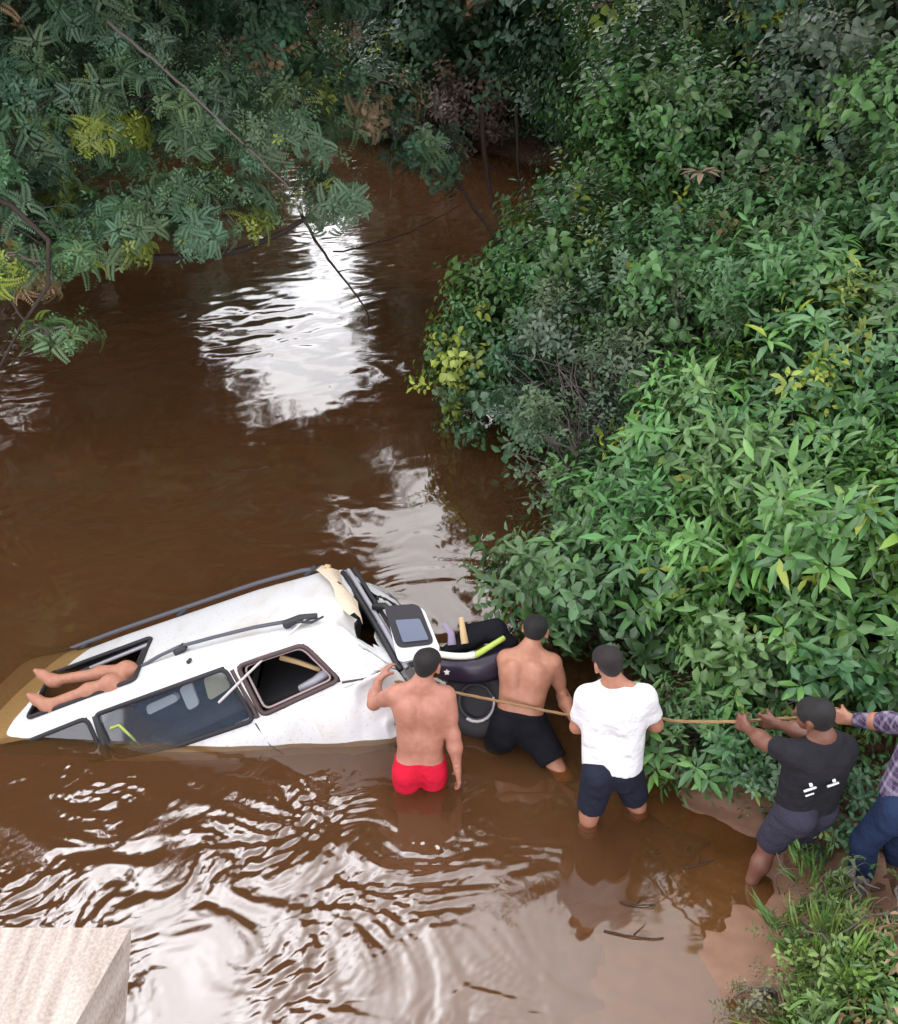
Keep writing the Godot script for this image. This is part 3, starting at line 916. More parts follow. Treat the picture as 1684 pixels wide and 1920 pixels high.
	tree("shading_tree", "unseen big tree on the left bank with high boughs added to shade the river", b5,
		[b5, Vector3(-8.9, 3.0, -15.2), Vector3(-8.2, 5.6, -15.0), Vector3(-7.4, 8.0, -15.2)], 0.4,
		[[[Vector3(-8.4, 4.8, -15.1), Vector3(-6.0, 6.0, -14.0), Vector3(-3.0, 6.0, -13.6), Vector3(-0.6, 6.2, -13.6)], 0.16, 0.03], [[Vector3(-8.4, 4.9, -15.1), Vector3(-6.6, 5.5, -12.0), Vector3(-4.4, 5.5, -11.2), Vector3(-2.0, 5.5, -11.2)], 0.14, 0.03], [[Vector3(-7.8, 6.8, -15.1), Vector3(-5.0, 8.0, -15.4), Vector3(-2.0, 8.2, -15.6)], 0.15, 0.03]],
		[[Vector3(-6.0, 5.8, -13.2), Vector3(1.5, 0.8, 1.1)], [Vector3(-3.6, 6.0, -13.5), Vector3(1.4, 0.8, 1.1)], [Vector3(-1.4, 6.2, -13.7), Vector3(1.3, 0.8, 1.1)], [Vector3(-5.0, 8.0, -15.5), Vector3(1.6, 1.0, 1.3)], [Vector3(-2.6, 8.2, -15.6), Vector3(1.5, 1.0, 1.3)], [Vector3(-7.6, 8.6, -15.4), Vector3(1.8, 1.2, 1.5)], [Vector3(-6.4, 5.5, -11.0), Vector3(1.3, 0.6, 1.1)], [Vector3(-4.4, 5.5, -11.2), Vector3(1.3, 0.6, 1.1)], [Vector3(-2.2, 5.5, -11.3), Vector3(1.3, 0.6, 1.0)]],
		"ovate", 42, 2.4, Color(0.05, 0.105, 0.045), 0.03, -0.05)
	var b6 := ground_point(4.6, -14.0)
	tree("shading_tree", "unseen big tree on the right bank with high boughs added to shade the river", b6,
		[b6, Vector3(4.4, 3.5, -14.0), Vector3(4.0, 6.5, -14.0), Vector3(3.6, 9.5, -14.2)], 0.36,
		[[[Vector3(4.2, 5.6, -14.0), Vector3(2.4, 6.6, -13.6), Vector3(0.6, 6.6, -13.4)], 0.13, 0.03], [[Vector3(4.2, 5.2, -14.0), Vector3(3.6, 5.8, -11.4), Vector3(1.8, 5.7, -11.2), Vector3(-0.2, 5.6, -11.3)], 0.12, 0.03], [[Vector3(3.8, 7.6, -14.1), Vector3(2.0, 8.6, -15.0), Vector3(0.0, 8.8, -15.4)], 0.13, 0.03]],
		[[Vector3(0.9, 6.6, -13.4), Vector3(1.3, 0.8, 1.1)], [Vector3(0.0, 8.7, -15.4), Vector3(1.5, 0.9, 1.2)], [Vector3(2.2, 9.0, -15.0), Vector3(1.6, 1.0, 1.4)], [Vector3(-0.2, 5.6, -11.3), Vector3(1.1, 0.55, 1.0)], [Vector3(1.8, 5.7, -11.2), Vector3(1.2, 0.6, 1.0)]],
		"ovate", 42, 2.4, Color(0.05, 0.105, 0.045), 0.03, -0.05)
	var b4 := ground_point(-9.4, -22.5)
	tree("overhanging_tree", "tall tree on the left bank just before the river bends away", b4,
		[b4, Vector3(-9.0, 3.0, -22.5), Vector3(-8.2, 7.0, -22.7), Vector3(-7.6, 11.0, -23.0)], 0.36,
		[[[Vector3(-8.9, 3.4, -22.5), Vector3(-7.0, 4.5, -22.2), Vector3(-5.6, 4.6, -22.0)], 0.12, 0.03], [[Vector3(-8.2, 7.0, -22.7), Vector3(-6.4, 8.2, -22.6), Vector3(-4.6, 8.4, -22.6)], 0.13, 0.03]],
		[[Vector3(-8.4, 2.4, -22.3), Vector3(1.2, 0.8, 1.2)], [Vector3(-7.2, 8.9, -22.6), Vector3(1.5, 1.0, 1.4)], [Vector3(-4.4, 10.6, -23.0), Vector3(2.4, 1.4, 2.0)], [Vector3(-8.0, 12.0, -23.0), Vector3(2.8, 2.0, 2.4)]],
		"feather", 30, 1.5, Color(0.06, 0.12, 0.06), 0.05, 0.05)

func build_far_trees() -> void:
	var list := [
		[0.7, -27.0, 4.0, 2.0, "dark shaded tree behind the reddish tangle at the river bend"],
		[-0.7, -29.5, 10.0, 1.3, "tall dark tree on the inside of the far river bend"],
		[4.0, -26.0, 11.0, 3.0, "high dark tree behind the creeper-hung trees"],
		[4.4, -21.5, 8.5, 2.2, "dark leafy tree between the river bend and the creepers"],
		[7.0, -19.5, 12.0, 3.2, "tall tree rising behind the upper right bank"],
		[8.4, -14.5, 10.0, 2.6, "tall tree standing on top of the right bank"],
		[-4.4, -50.0, 5.0, 2.6, "low round tree closing the far reach of the river"],
		[-10.0, -49.0, 11.0, 3.4, "broad tree on the far bank beyond the left boughs"],
		[-12.5, -46.0, 12.0, 3.6, "big tree at the far left end of the river"],
		[-9.2, -30.0, 12.0, 3.4, "tall tree on the left bank beyond the boughs"],
		[-0.9, -37.0, 9.0, 2.0, "slim dark tree on the right side of the far reach"],
		[-14.5, -27.0, 11.0, 3.0, "dark tree deep on the left bank"],
		[-11.5, -15.0, 11.0, 3.2, "tall tree behind the leaning left trees"],
	]
	for e in list:
		var base := ground_point(e[0], e[1])
		var h: float = e[2]
		var w: float = e[3]
		var top := base + Vector3(rng.randf_range(-0.6, 0.6), h * 0.72, rng.randf_range(-0.6, 0.6))
		var blobs := []
		var limbs := []
		var n := 7
		for k in n:
			var a := k * 2.4 + rng.randf()
			var f := float(k) / (n - 1)
			var c := base + Vector3(cos(a) * w * (0.55 - 0.2 * f), h * (0.14 + 0.70 * f), sin(a) * w * (0.5 - 0.2 * f))
			blobs.append([c, Vector3(w * 0.62, h * 0.15, w * 0.6) * rng.randf_range(0.85, 1.15)])
			limbs.append([[base.lerp(top, 0.15 + 0.6 * f), (base.lerp(top, 0.25 + 0.6 * f) + c) * 0.5, c], 0.08, 0.02])
		tree("background_tree", e[4], base, [base, base.lerp(top, 0.5) + Vector3(0.15, 0, 0.1), top], 0.25, limbs, blobs, "ovate", 30, 2.3, Color(0.045, 0.10, 0.045), 0.04, -0.25, "")
	# undergrowth at the foot of the far bend, reddish earth and roots between
	for e in [[0.9, -25.6, 0.6, "reddish tangle of roots and leaves at the water's edge by the bend"], [-0.6, -26.6, 1.0, "dull undergrowth at the far water's edge"], [3.3, -23.4, 1.1, "dark undergrowth under the trees at the bend"], [-2.4, -29.0, 1.2, "low growth along the far reach of the river"]]:
		var base := ground_point(e[0], e[1])
		shrub("far_undergrowth", e[3], "bush", base, [[base + Vector3(0, e[2] * 0.7, 0), Vector3(1.5, e[2], 1.0)]], "small", 60, 2.4, Color(0.13, 0.075, 0.05) if e[2] < 0.95 else DEEP, 0.02, -0.1, 0, "", "vine")

# ------------------------------------------------------------------ the car (x to its tail, y up, z to its near side)
const CAR_TOP := [[-2.75, 0.60], [-2.62, 0.74], [-1.95, 0.85], [-1.82, 0.90], [-1.34, 1.22], [-0.85, 1.315], [0.0, 1.345], [1.1, 1.345], [1.6, 1.315], [1.78, 1.27], [1.9, 1.12], [2.04, 0.88], [2.09, 0.72], [2.10, 0.55]]
const SIDE_WINDOWS := [
	[Vector2(-1.68, 0.90), Vector2(-1.2, 1.18), Vector2(-0.08, 1.245), Vector2(-0.05, 0.89)],
	[Vector2(0.02, 0.88), Vector2(-0.02, 1.245), Vector2(0.96, 1.265), Vector2(1.035, 0.885)],
	[Vector2(1.10, 0.895), Vector2(1.05, 1.25), Vector2(1.53, 1.245), Vector2(1.69, 0.955)]]

func table(t: Array, x: float) -> float:
	if x <= t[0][0]:
		return t[0][1]
	for k in t.size() - 1:
		if x <= t[k + 1][0]:
			return lerpf(t[k][1], t[k + 1][1], smoothstep(0.0, 1.0, (x - t[k][0]) / (t[k + 1][0] - t[k][0])) * 0.35 + 0.65 * (x - t[k][0]) / (t[k + 1][0] - t[k][0]))
	return t[-1][1]

func car_section(x: float) -> PackedVector2Array:
	# near half of the section: (z, y) from the sill to the middle of the roof
	var top := table(CAR_TOP, x)
	var nose := 1.0 - 0.22 * pow(clampf((-x - 1.95) / 0.8, 0.0, 1.0), 2.0) - 0.10 * pow(clampf((x - 1.6) / 0.5, 0.0, 1.0), 2.0)
	var wb := 0.70 * nose
	var belt := minf(0.89, top - 0.03)
	var cabin := clampf((top - 0.9) / 0.4, 0.0, 1.0)
	var wr := lerpf(wb * 0.9, 0.535, cabin)
	var out := PackedVector2Array()
	out.append_array([Vector2(wb * 0.90, 0.20), Vector2(wb * 0.985, 0.30), Vector2(wb, 0.50), Vector2(wb * 1.005, minf(0.72, belt - 0.1)), Vector2(wb * 0.965, belt - 0.01),
		Vector2(lerpf(wb * 0.955, wr, 0.06), lerpf(belt, top - 0.075, 0.05)), Vector2(lerpf(wb * 0.95, wr, 0.5), lerpf(belt, top - 0.075, 0.52)), Vector2(wr, top - 0.078), Vector2(wr - 0.03, top - 0.03), Vector2(wr - 0.10, top - 0.012), Vector2(wr * 0.45, top), Vector2(0.0, top + 0.006)])
	return out

func along(poly: PackedVector2Array, t: float) -> Vector2:
	var f := t * (poly.size() - 1)
	var k := mini(int(f), poly.size() - 2)
	var u := f - k
	var p0 := poly[maxi(k - 1, 0)]
	var p3 := poly[mini(k + 2, poly.size() - 1)]
	return poly[k].cubic_interpolate(poly[k + 1], p0, p3, u)

func dent(x: float, t: float, near: float) -> Vector3:
	# crumpled tail and creases in the near rear quarter
	var k := smoothstep(1.55, 2.05, x)
	var n := clump_noise.get_noise_2d(x * 4.0 + near * 9.0, t * 9.0)
	var m := clump_noise.get_noise_2d(x * 2.6 + 30.0, t * 6.0 + near * 5.0)
	var side := smoothstep(0.75, 1.3, x) * smoothstep(0.45, 0.3, absf(t - 0.28)) * 0.02
	return Vector3(-0.05 * k * n, -0.04 * k * m, near * (-0.05 * k * absf(n) - side * m))

func car_side(x: float, y: float) -> float:
	var s := car_section(x)
	for k in 180:
		var t := 0.9 * k / 180.0
		var p := along(s, t)
		if p.y >= y:
			return p.x
	return s[7].x

func car_shell(inset: float) -> ArrayMesh:
	var v := PackedVector3Array()
	var idx := PackedInt32Array()
	var nx := 225
	var nt := 96
	for i in nx + 1:
		var x := lerpf(-2.75, 2.10, float(i) / nx)
		var s := car_section(x)
		for j in nt + 1:
			var u := float(j) / nt
			var near := 1.0 if u <= 0.5 else -1.0
			var t := u * 2.0 if u <= 0.5 else 2.0 - u * 2.0
			var p := along(s, t)
			var q := Vector3(x, p.y, p.x * near) + dent(x, t, near)
			if inset > 0.0:
				var c := Vector3(x * 0.985, 0.7, 0.0)
				q += (c - q).normalized() * inset
			v.append(q)
	for i in nx:
		for j in nt:
			var a := i * (nt + 1) + j
			var c := (v[a] + v[a + nt + 2]) * 0.5
			var open := false
			if absf(c.z) > 0.44 and c.y > 0.85:
				for w in SIDE_WINDOWS:
					if Geometry2D.is_point_in_polygon(Vector2(c.x, c.y), PackedVector2Array(w)):
						open = true
			if c.y > 1.2 and c.x > -0.52 and c.x < 0.29 and c.z > -0.2 and c.z < 0.41:
				open = true
			if c.x > 1.86 and c.x < 1.97 and absf(c.z) < 0.44 and c.y > 0.8:
				open = true
			if c.x < -1.38 and c.x > -1.8 and absf(c.z) < 0.48 and c.y > 0.88:
				open = true
			if not open:
				idx.append_array([a, a + 1, a + nt + 2, a, a + nt + 2, a + nt + 1])
	# close nose and tail
	for e in [0, nx]:
		var s := v.size()
		v.append(Vector3(v[e * (nt + 1)].x, 0.45, 0.0))
		for j in nt:
			var a: int = e * (nt + 1) + j
			if e == 0:
				idx.append_array([s, a + 1, a])
			else:
				idx.append_array([s, a, a + 1])
	return solid(v, idx)

func outline_3d(poly: PackedVector2Array, near: float, out := 0.004) -> Array:
	var pts := []
	for p in poly:
		pts.append(Vector3(p.x, p.y, (car_side(p.x, p.y) + out) * near))
	return pts

func build_car() -> void:
	var car := thing("sunken_car", "white car sunk nose first in the brown river with its roof and tail showing", "car")
	var yaw := Basis(Vector3.UP, deg_to_rad(6.0))
	var pitch := Basis(Vector3(0, 0, 1), deg_to_rad(18.4))
	var roll := Basis(Vector3.RIGHT, deg_to_rad(-9.0))
	car.transform = Transform3D(yaw * pitch * roll, Vector3(-2.066, -1.075, -6.283))
	part("body", car_shell(0.0), M.paint, car)
	part("interior_lining", car_shell(0.035), M.liner, car)
	for side in [1.0, -1.0]:
		for k in 3:
			var poly := rounded(SIDE_WINDOWS[k], 0.05, 4)
			var w := part("window", tube(outline_3d(poly, side), 0.018, 0.018, 6, true), M.seal if k == 2 else M.rubber, car)
			if k == 2:
				var inner := rounded(SIDE_WINDOWS[k], 0.06, 4)
				var mid := Vector2(1.35, 1.08)
				for j in inner.size():
					inner[j] = mid + (inner[j] - mid) * 0.88
				part("frame", tube(outline_3d(inner, side, -0.012), 0.009, 0.009, 5, true), M.seal_light, w)
			else:
				# glass of the front and rear doors
				var pane := rounded(SIDE_WINDOWS[k], 0.05, 3)
				var v := PackedVector3Array()
				for p in pane:
					v.append(Vector3(p.x, p.y, (car_side(p.x, p.y) - 0.012) * side))
				part("pane", solid(v, Geometry2D.triangulate_polygon(pane)), M.glass, w)
	# pillar between the side windows
	for side in [1.0, -1.0]:
		var pp := []
		for k in 6:
			var y := 0.89 + 0.07 * k
			pp.append(Vector3(-0.035 + 0.004 * k, y, (car_side(-0.03, y) + 0.004) * side))
		part("door_pillar", tube(pp, 0.024, 0.024, 6), M.trim, car)
		pp = []
		for k in 6:
			var y := 0.89 + 0.07 * k
			pp.append(Vector3(1.065 - 0.012 * k, y, (car_side(1.05, y) + 0.002) * side))
		part("door_pillar", tube(pp, 0.016, 0.016, 6), M.seal, car)
		# door gap below the window and a handle
		pp = []
		for k in 7:
			var y := 0.86 - 0.06 * k
			pp.append(Vector3(1.035 + 0.012 * k, y, (car_side(1.04, y) + 0.0005) * side))
		part("door_gap", tube(pp, 0.005, 0.005, 5), M.trim, car)
	# sunroof opening edge with its sliding panel pushed back
	var ring := []
	for p in rounded([Vector2(-0.53, -0.21), Vector2(0.30, -0.21), Vector2(0.30, 0.42), Vector2(-0.53, 0.42)], 0.05, 4):
		ring.append(Vector3(p.x, table(CAR_TOP, p.x) + 0.004, p.y))
	var sr := part("sunroof", tube(ring, 0.016, 0.016, 6, true), M.rubber, car)
	part("rail", tube([Vector3(-0.2, 1.31, -0.12), Vector3(0.28, 1.335, -0.13)], 0.014, 0.014, 6), M.steel, sr)
	part("rail", tube([Vector3(-0.5, 1.26, -0.2), Vector3(0.28, 1.32, -0.19)], 0.02, 0.02, 6), M.trim, sr)
	part("crossbar", tube([Vector3(0.24, 1.31, -0.2), Vector3(0.24, 1.31, 0.4)], 0.02, 0.02, 6), M.trim, sr)
	# roof rails: the far one in place, the near one torn loose and lying across the roof
	var far_rail := []
	for k in 16:
		var x := lerpf(-1.0, 1.66, k / 15.0)
		far_rail.append(Vector3(x, table(CAR_TOP, x) + (0.012 if k in [0, 15] else 0.03), -0.50))
	var fr := part("roof_rail", tube(far_rail, 0.018, 0.018, 8), M.rail, car)
	for x in [-0.4, 0.45, 1.5]:
		part("mount", tube([Vector3(x, table(CAR_TOP, x) - 0.02, -0.50), Vector3(x + 0.1, table(CAR_TOP, x) + 0.03, -0.50)], 0.028, 0.02, 6), M.trim, fr)
	var loose := []
	for e in [[0.30, 0.24, 0.0], [0.46, 0.23, 0.03], [0.62, 0.22, 0.045], [0.9, 0.26, 0.045], [1.2, 0.31, 0.045], [1.45, 0.35, 0.04], [1.6, 0.38, 0.03]]:
		loose.append(Vector3(e[0], table(CAR_TOP, e[0]) + e[2], e[1]))
	var nr := part("roof_rail", tube(loose, 0.013, 0.015, 8), M.rail, car)
	part("mount", tube([Vector3(0.58, 1.345, 0.22), Vector3(0.66, 1.385, 0.23)], 0.034, 0.03, 6), M.trim, nr)
	part("mount", tube([Vector3(1.42, 1.35, 0.36), Vector3(1.55, 1.37, 0.38), Vector3(1.66, 1.335, 0.36)], 0.032, 0.02, 6), M.trim, nr)
	part("bracket", tube([Vector3(1.52, 1.36, 0.40), Vector3(1.62, 1.33, 0.42), Vector3(1.70, 1.32, 0.37)], 0.012, 0.008, 5), M.trim, nr)
	part("roof_knob", tube([Vector3(0.70, 1.34, 0.42), Vector3(0.73, 1.36, 0.42)], 0.016, 0.012, 8), M.trim, car)
	# torn rear edge of the roof and the bent frame of the rear window
	var torn := Buf.new()
	var strip := [[1.66, 1.33, -0.44], [1.72, 1.335, -0.34], [1.76, 1.315, -0.2], [1.80, 1.295, -0.05], [1.84, 1.27, 0.1], [1.87, 1.245, 0.22], [1.90, 1.22, 0.32]]
	for k in strip.size():
		var c := Vector3(strip[k][0], strip[k][1], strip[k][2])
		var w := 0.055 + 0.02 * sin(k * 1.9)
		torn.v.append(c + Vector3(-w, 0.015 + 0.012 * sin(k * 2.3), 0.01))
		torn.v.append(c + Vector3(0, 0.035 + 0.012 * sin(k * 3.1), 0))
		torn.v.append(c + Vector3(w, -0.02 + 0.02 * sin(k * 2.7), 0.02))
		torn.v.append(c + Vector3(w * 0.7, -0.07, 0.02))
		if k:
			var s := torn.v.size() - 8
			for j in 3:
				torn.quad(s + j, s + j + 1, s + j + 5, s + j + 4)
	part("torn_roof_edge", solid(torn.v, torn.i), M.torn_metal, car).set_meta("label", "torn and rust-stained rear edge of the roof")
	part("bolt_hole", tube([Vector3(1.70, 1.375, -0.36), Vector3(1.735, 1.372, -0.34)], 0.02, 0.014, 6), M.tan_cloth, car)
	part("bolt_hole", tube([Vector3(1.79, 1.325, -0.1), Vector3(1.81, 1.32, -0.07)], 0.014, 0.01, 6), M.trim, car)
	for e in [[0.03, 0.022, "trim"], [0.075, 0.02, "steel"], [0.12, 0.016, "rubber"]]:
		var pts := []
		for k in 7:
			var t := k / 6.0
			pts.append(Vector3(lerpf(1.76, 2.06, t) + e[0], lerpf(1.26, 0.84, t * t * 0.5 + t * 0.5) + 0.012 * sin(k * 2.0), lerpf(-0.42, 0.56, t)))
		part("rear_window_frame", tube(pts, e[1], e[1], 6), M[e[2]], car)
	# tailgate hanging open behind the car, twisted towards the near side
	var o := Vector3(2.22, 0.985, 0.36)
	var u := Vector3(0.30, -0.06, 0.04).normalized()
	var v2 := Vector3(-0.03, 0.26, -0.36).normalized()
	var outer := rounded([Vector2(-0.15, -0.25), Vector2(0.17, -0.19), Vector2(0.15, 0.19), Vector2(-0.115, 0.20)], 0.06, 5)
	var gate := part("tailgate", plate(outer, o, u, v2, 0.05), M.paint, car)
	var n := u.cross(v2).normalized()
	var trim := rounded([Vector2(-0.125, -0.135), Vector2(0.145, -0.125), Vector2(0.13, 0.21), Vector2(-0.125, 0.215)], 0.06, 5)
	part("window_trim", plate(trim, o + n * 0.03, u, v2, 0.02), M.rubber, gate)
	var glass := rounded([Vector2(-0.07, -0.10), Vector2(0.115, -0.095), Vector2(0.10, 0.08), Vector2(-0.075, 0.085)], 0.015, 3)
	part("pane", plate(glass, o + n * 0.045, u, v2, 0.012), M.grey_pane, gate)
	part("hinge", tube([Vector3(2.0, 1.12, 0.06), Vector3(2.09, 1.14, 0.14), Vector3(2.12, 1.12, 0.18)], 0.03, 0.018, 6), M.trim, gate)
	# dark rear bumper torn off and propped behind the tail
	var bm := Buf.new()
	var rows := 12
	for k in rows + 1:
		var t := float(k) / rows
		var c := Vector3(lerpf(2.34, 2.86, t), lerpf(0.78, 0.64, t), 0.60 + 0.10 * sin(t * PI) - 0.05 * t)
		for e in [[0.09, -0.09], [0.075, 0.0], [0.03, 0.03], [-0.06, 0.03], [-0.11, 0.0], [-0.12, -0.09]]:
			bm.v.append(c + Vector3(0.02 * e[0], e[0], e[1]))
		if k:
			var s := bm.v.size() - 12
			for j in 6:
				bm.quad(s + j, s + (j + 1) % 6, s + 6 + (j + 1) % 6, s + 6 + j)
	var bump := part("rear_bumper", solid(bm.v, bm.i), M.bumper, car)
	bump.set_meta("label", "torn-off dark bumper with a pale band along its top")
	var star := PackedVector2Array()
	for k in 10:
		var r := 0.022 if k % 2 == 0 else 0.011
		star.append(Vector2(cos(k * PI / 5), sin(k * PI / 5)) * r)
	part("emblem", plate(star, Vector3(2.40, 0.765, 0.672), Vector3.RIGHT, Vector3(0, 0.98, -0.2), 0.01), M.stripe_white, bump)
	var band := []
	for k in 9:
		var t := k / 8.0
		band.append(Vector3(lerpf(2.37, 2.62, t), lerpf(0.875, 0.80, t) + 0.006, 0.56 + 0.09 * sin((t * 0.55 + 0.1) * PI)))
	part("band", tube(band, 0.024, 0.024, 6), M.stripe_white, bump)
	var band2 := []
	for k in 6:
		var t := k / 5.0
		band2.append(Vector3(lerpf(2.62, 2.84, t), lerpf(0.806, 0.79, t) + 0.012 * t, 0.65 - 0.12 * t))
	part("band", tube(band2, 0.022, 0.018, 6), M.stripe_lime, bump)
	var bundle := Buf.new()
	nets([[Vector3(2.44, 0.80, 0.48), Vector3(2.60, 0.83, 0.44), 0.06, 0.075], [Vector3(2.62, 0.84, 0.42), Vector3(2.80, 0.83, 0.42), 0.085, 0.075], [Vector3(2.80, 0.78, 0.44), Vector3(2.86, 0.70, 0.48), 0.07, 0.06]], 0.013, 0.05, bundle)
	part("dark_bundle", solid(bundle.v, bundle.i), M.black_cloth, bump)
	part("cloth", tube([Vector3(2.48, 0.86, 0.5), Vector3(2.50, 0.93, 0.46), Vector3(2.47, 0.99, 0.42)], 0.035, 0.02, 6), M.lavender_cloth, bump)
	part("cloth", tube([Vector3(2.57, 0.85, 0.52), Vector3(2.585, 0.93, 0.48), Vector3(2.60, 1.0, 0.42)], 0.03, 0.018, 6), M.tan_cloth, bump)
	# near rear wheel torn out behind the tail, below the bumper
	wheel(car, Vector3(2.52, 0.42, 0.58), Vector3(-0.25, 0.45, 0.86))
	wheel(car, Vector3(1.28, 0.27, -0.62), Vector3(0, 0, -1))
	wheel(car, Vector3(-1.95, 0.27, 0.62), Vector3(0, 0, 1))
	wheel(car, Vector3(-1.95, 0.27, -0.62), Vector3(0, 0, -1))
	# crease between the rear quarter and the tail, lamp behind the first man
	part("tail_lamp", tube([Vector3(2.03, 0.66, 0.62), Vector3(1.99, 0.56, 0.65), Vector3(1.95, 0.48, 0.66)], 0.03, 0.035, 6), M.trim, car)
	part("swage_line", tube([Vector3(1.70, 0.935, 0.655), Vector3(1.86, 0.90, 0.64), Vector3(2.04, 0.85, 0.61)], 0.008, 0.008, 5), M.seal, car)
	# seats seen through the side windows
	for e in [[-0.25, 0.3, "grey_matte"], [-0.25, -0.3, "grey_matte"], [0.72, 0.3, "trim"], [0.72, -0.3, "trim"]]:
		var seat := part("seat", plate(rounded([Vector2(-0.2, 0.0), Vector2(0.2, 0.0), Vector2(0.18, 0.5), Vector2(-0.18, 0.5)], 0.08, 4), Vector3(e[0], 0.5, e[1]), Vector3(0, 0, 1), Vector3(0.25, 1, 0).normalized(), 0.14), M.trim, car)
		part("headrest", plate(rounded([Vector2(-0.11, 0.0), Vector2(0.11, 0.0), Vector2(0.1, 0.14), Vector2(-0.1, 0.14)], 0.05, 4), Vector3(e[0] + 0.14, 1.03, e[1]), Vector3(0, 0, 1), Vector3(0.2, 1, 0).normalized(), 0.09), M[e[2]], seat)
	part("blackout_shelf", plate(rounded([Vector2(-0.36, -0.55), Vector2(0.40, -0.52), Vector2(0.40, 0.52), Vector2(-0.36, 0.55)], 0.04, 3), Vector3(1.40, 0.90, 0), Vector3(1, 0, 0), Vector3(0, 0, -1), 0.03), M.liner, car)  # dark plate added to blacken the rear side windows, hides the water inside
	part("blackout_bench", plate(rounded([Vector2(-0.55, -0.58), Vector2(0.42, -0.58), Vector2(0.42, 0.58), Vector2(-0.55, 0.58)], 0.06, 3), Vector3(0.62, 0.93, 0), Vector3(1, 0.12, 0).normalized(), Vector3(0, 0, -1), 0.06), M.liner, car)  # flat dark plate added so the cabin behind the door glass looks black
	part("window_strip", plate(rounded([Vector2(-0.13, -0.04), Vector2(0.13, -0.02), Vector2(0.12, 0.04), Vector2(-0.12, 0.03)], 0.03, 4), Vector3(0.42, 1.12, 0.45), Vector3(0.97, 0.1, 0.1).normalized(), Vector3(0, 1, -0.3).normalized(), 0.05), M.grey_matte, car)  # pale grey plate set just behind the door glass
	part("window_piece", plate(rounded([Vector2(-0.04, -0.1), Vector2(0.05, -0.09), Vector2(0.05, 0.09), Vector2(-0.05, 0.07)], 0.03, 4), Vector3(0.62, 1.12, 0.46), Vector3(1, 0.1, 0), Vector3(0, 1, -0.3).normalized(), 0.03), M.grey_matte, car)
	part("window_piece", plate(rounded([Vector2(-0.09, -0.09), Vector2(0.1, -0.06), Vector2(0.06, 0.09), Vector2(-0.07, 0.08)], 0.04, 4), Vector3(0.83, 1.13, 0.45), Vector3(1, 0.1, 0), Vector3(0, 1, -0.3).normalized(), 0.04), M.olive_matte, car)  # olive plate beside the grey ones, just behind the glass
	part("broken_handle", tube([Vector3(0.05, 1.12, 0.57), Vector3(0.12, 1.13, 0.58), Vector3(0.17, 1.02, 0.6), Vector3(0.2, 0.93, 0.62)], 0.014, 0.008, 6), M.stripe_lime, car)
	part("seat_belt", tube([Vector3(1.30, 1.12, 0.36), Vector3(1.42, 1.07, 0.42), Vector3(1.55, 0.98, 0.46)], 0.025, 0.02, 5), M.tan_cloth, car)
	part("broken_trim", tube([Vector3(1.38, 0.92, 0.52), Vector3(1.50, 0.95, 0.54), Vector3(1.62, 0.985, 0.52)], 0.03, 0.04, 6), M.steel, car)
	part("strap", tube(bent(Vector3(1.60, 1.36, 0.38), Vector3(0.86, 1.09, 0.66), Vector3(0, 0.015, 0.03), 12), 0.007, 0.010, 6), M.strap, car)

func wheel(car: Node3D, at: Vector3, axis: Vector3) -> void:
	axis = axis.normalized()
	var b := turned(axis, 0.0, 1.0)
	var ring := []
	for k in 24:
		ring.append(at + b * Vector3(cos(TAU * k / 24), 0, sin(TAU * k / 24)) * 0.19)
	var w := part("wheel", tube(ring, 0.075, 0.075, 10, true), M.rubber, car)
	var rr := []
	for k in 24:
		rr.append(at + axis * 0.05 + b * Vector3(cos(TAU * k / 24), 0, sin(TAU * k / 24)) * 0.125)
	part("rim", tube(rr, 0.014, 0.014, 6, true), M.rim, w)
	var disc := PackedVector2Array()
	for k in 20:
		disc.append(Vector2(cos(TAU * k / 20), sin(TAU * k / 20)) * 0.15)
	part("hub", plate(disc, at, b.x, b.z, 0.05), M.rubber, w)
	var arc := []
	for k in 9:
		var a := lerpf(3.6, 6.0, k / 8.0)
		arc.append(at + axis * 0.06 + b * Vector3(cos(a), 0, sin(a)) * 0.135)
	part("rim_edge", tube(arc, 0.009, 0.013, 6), M.strap, w)

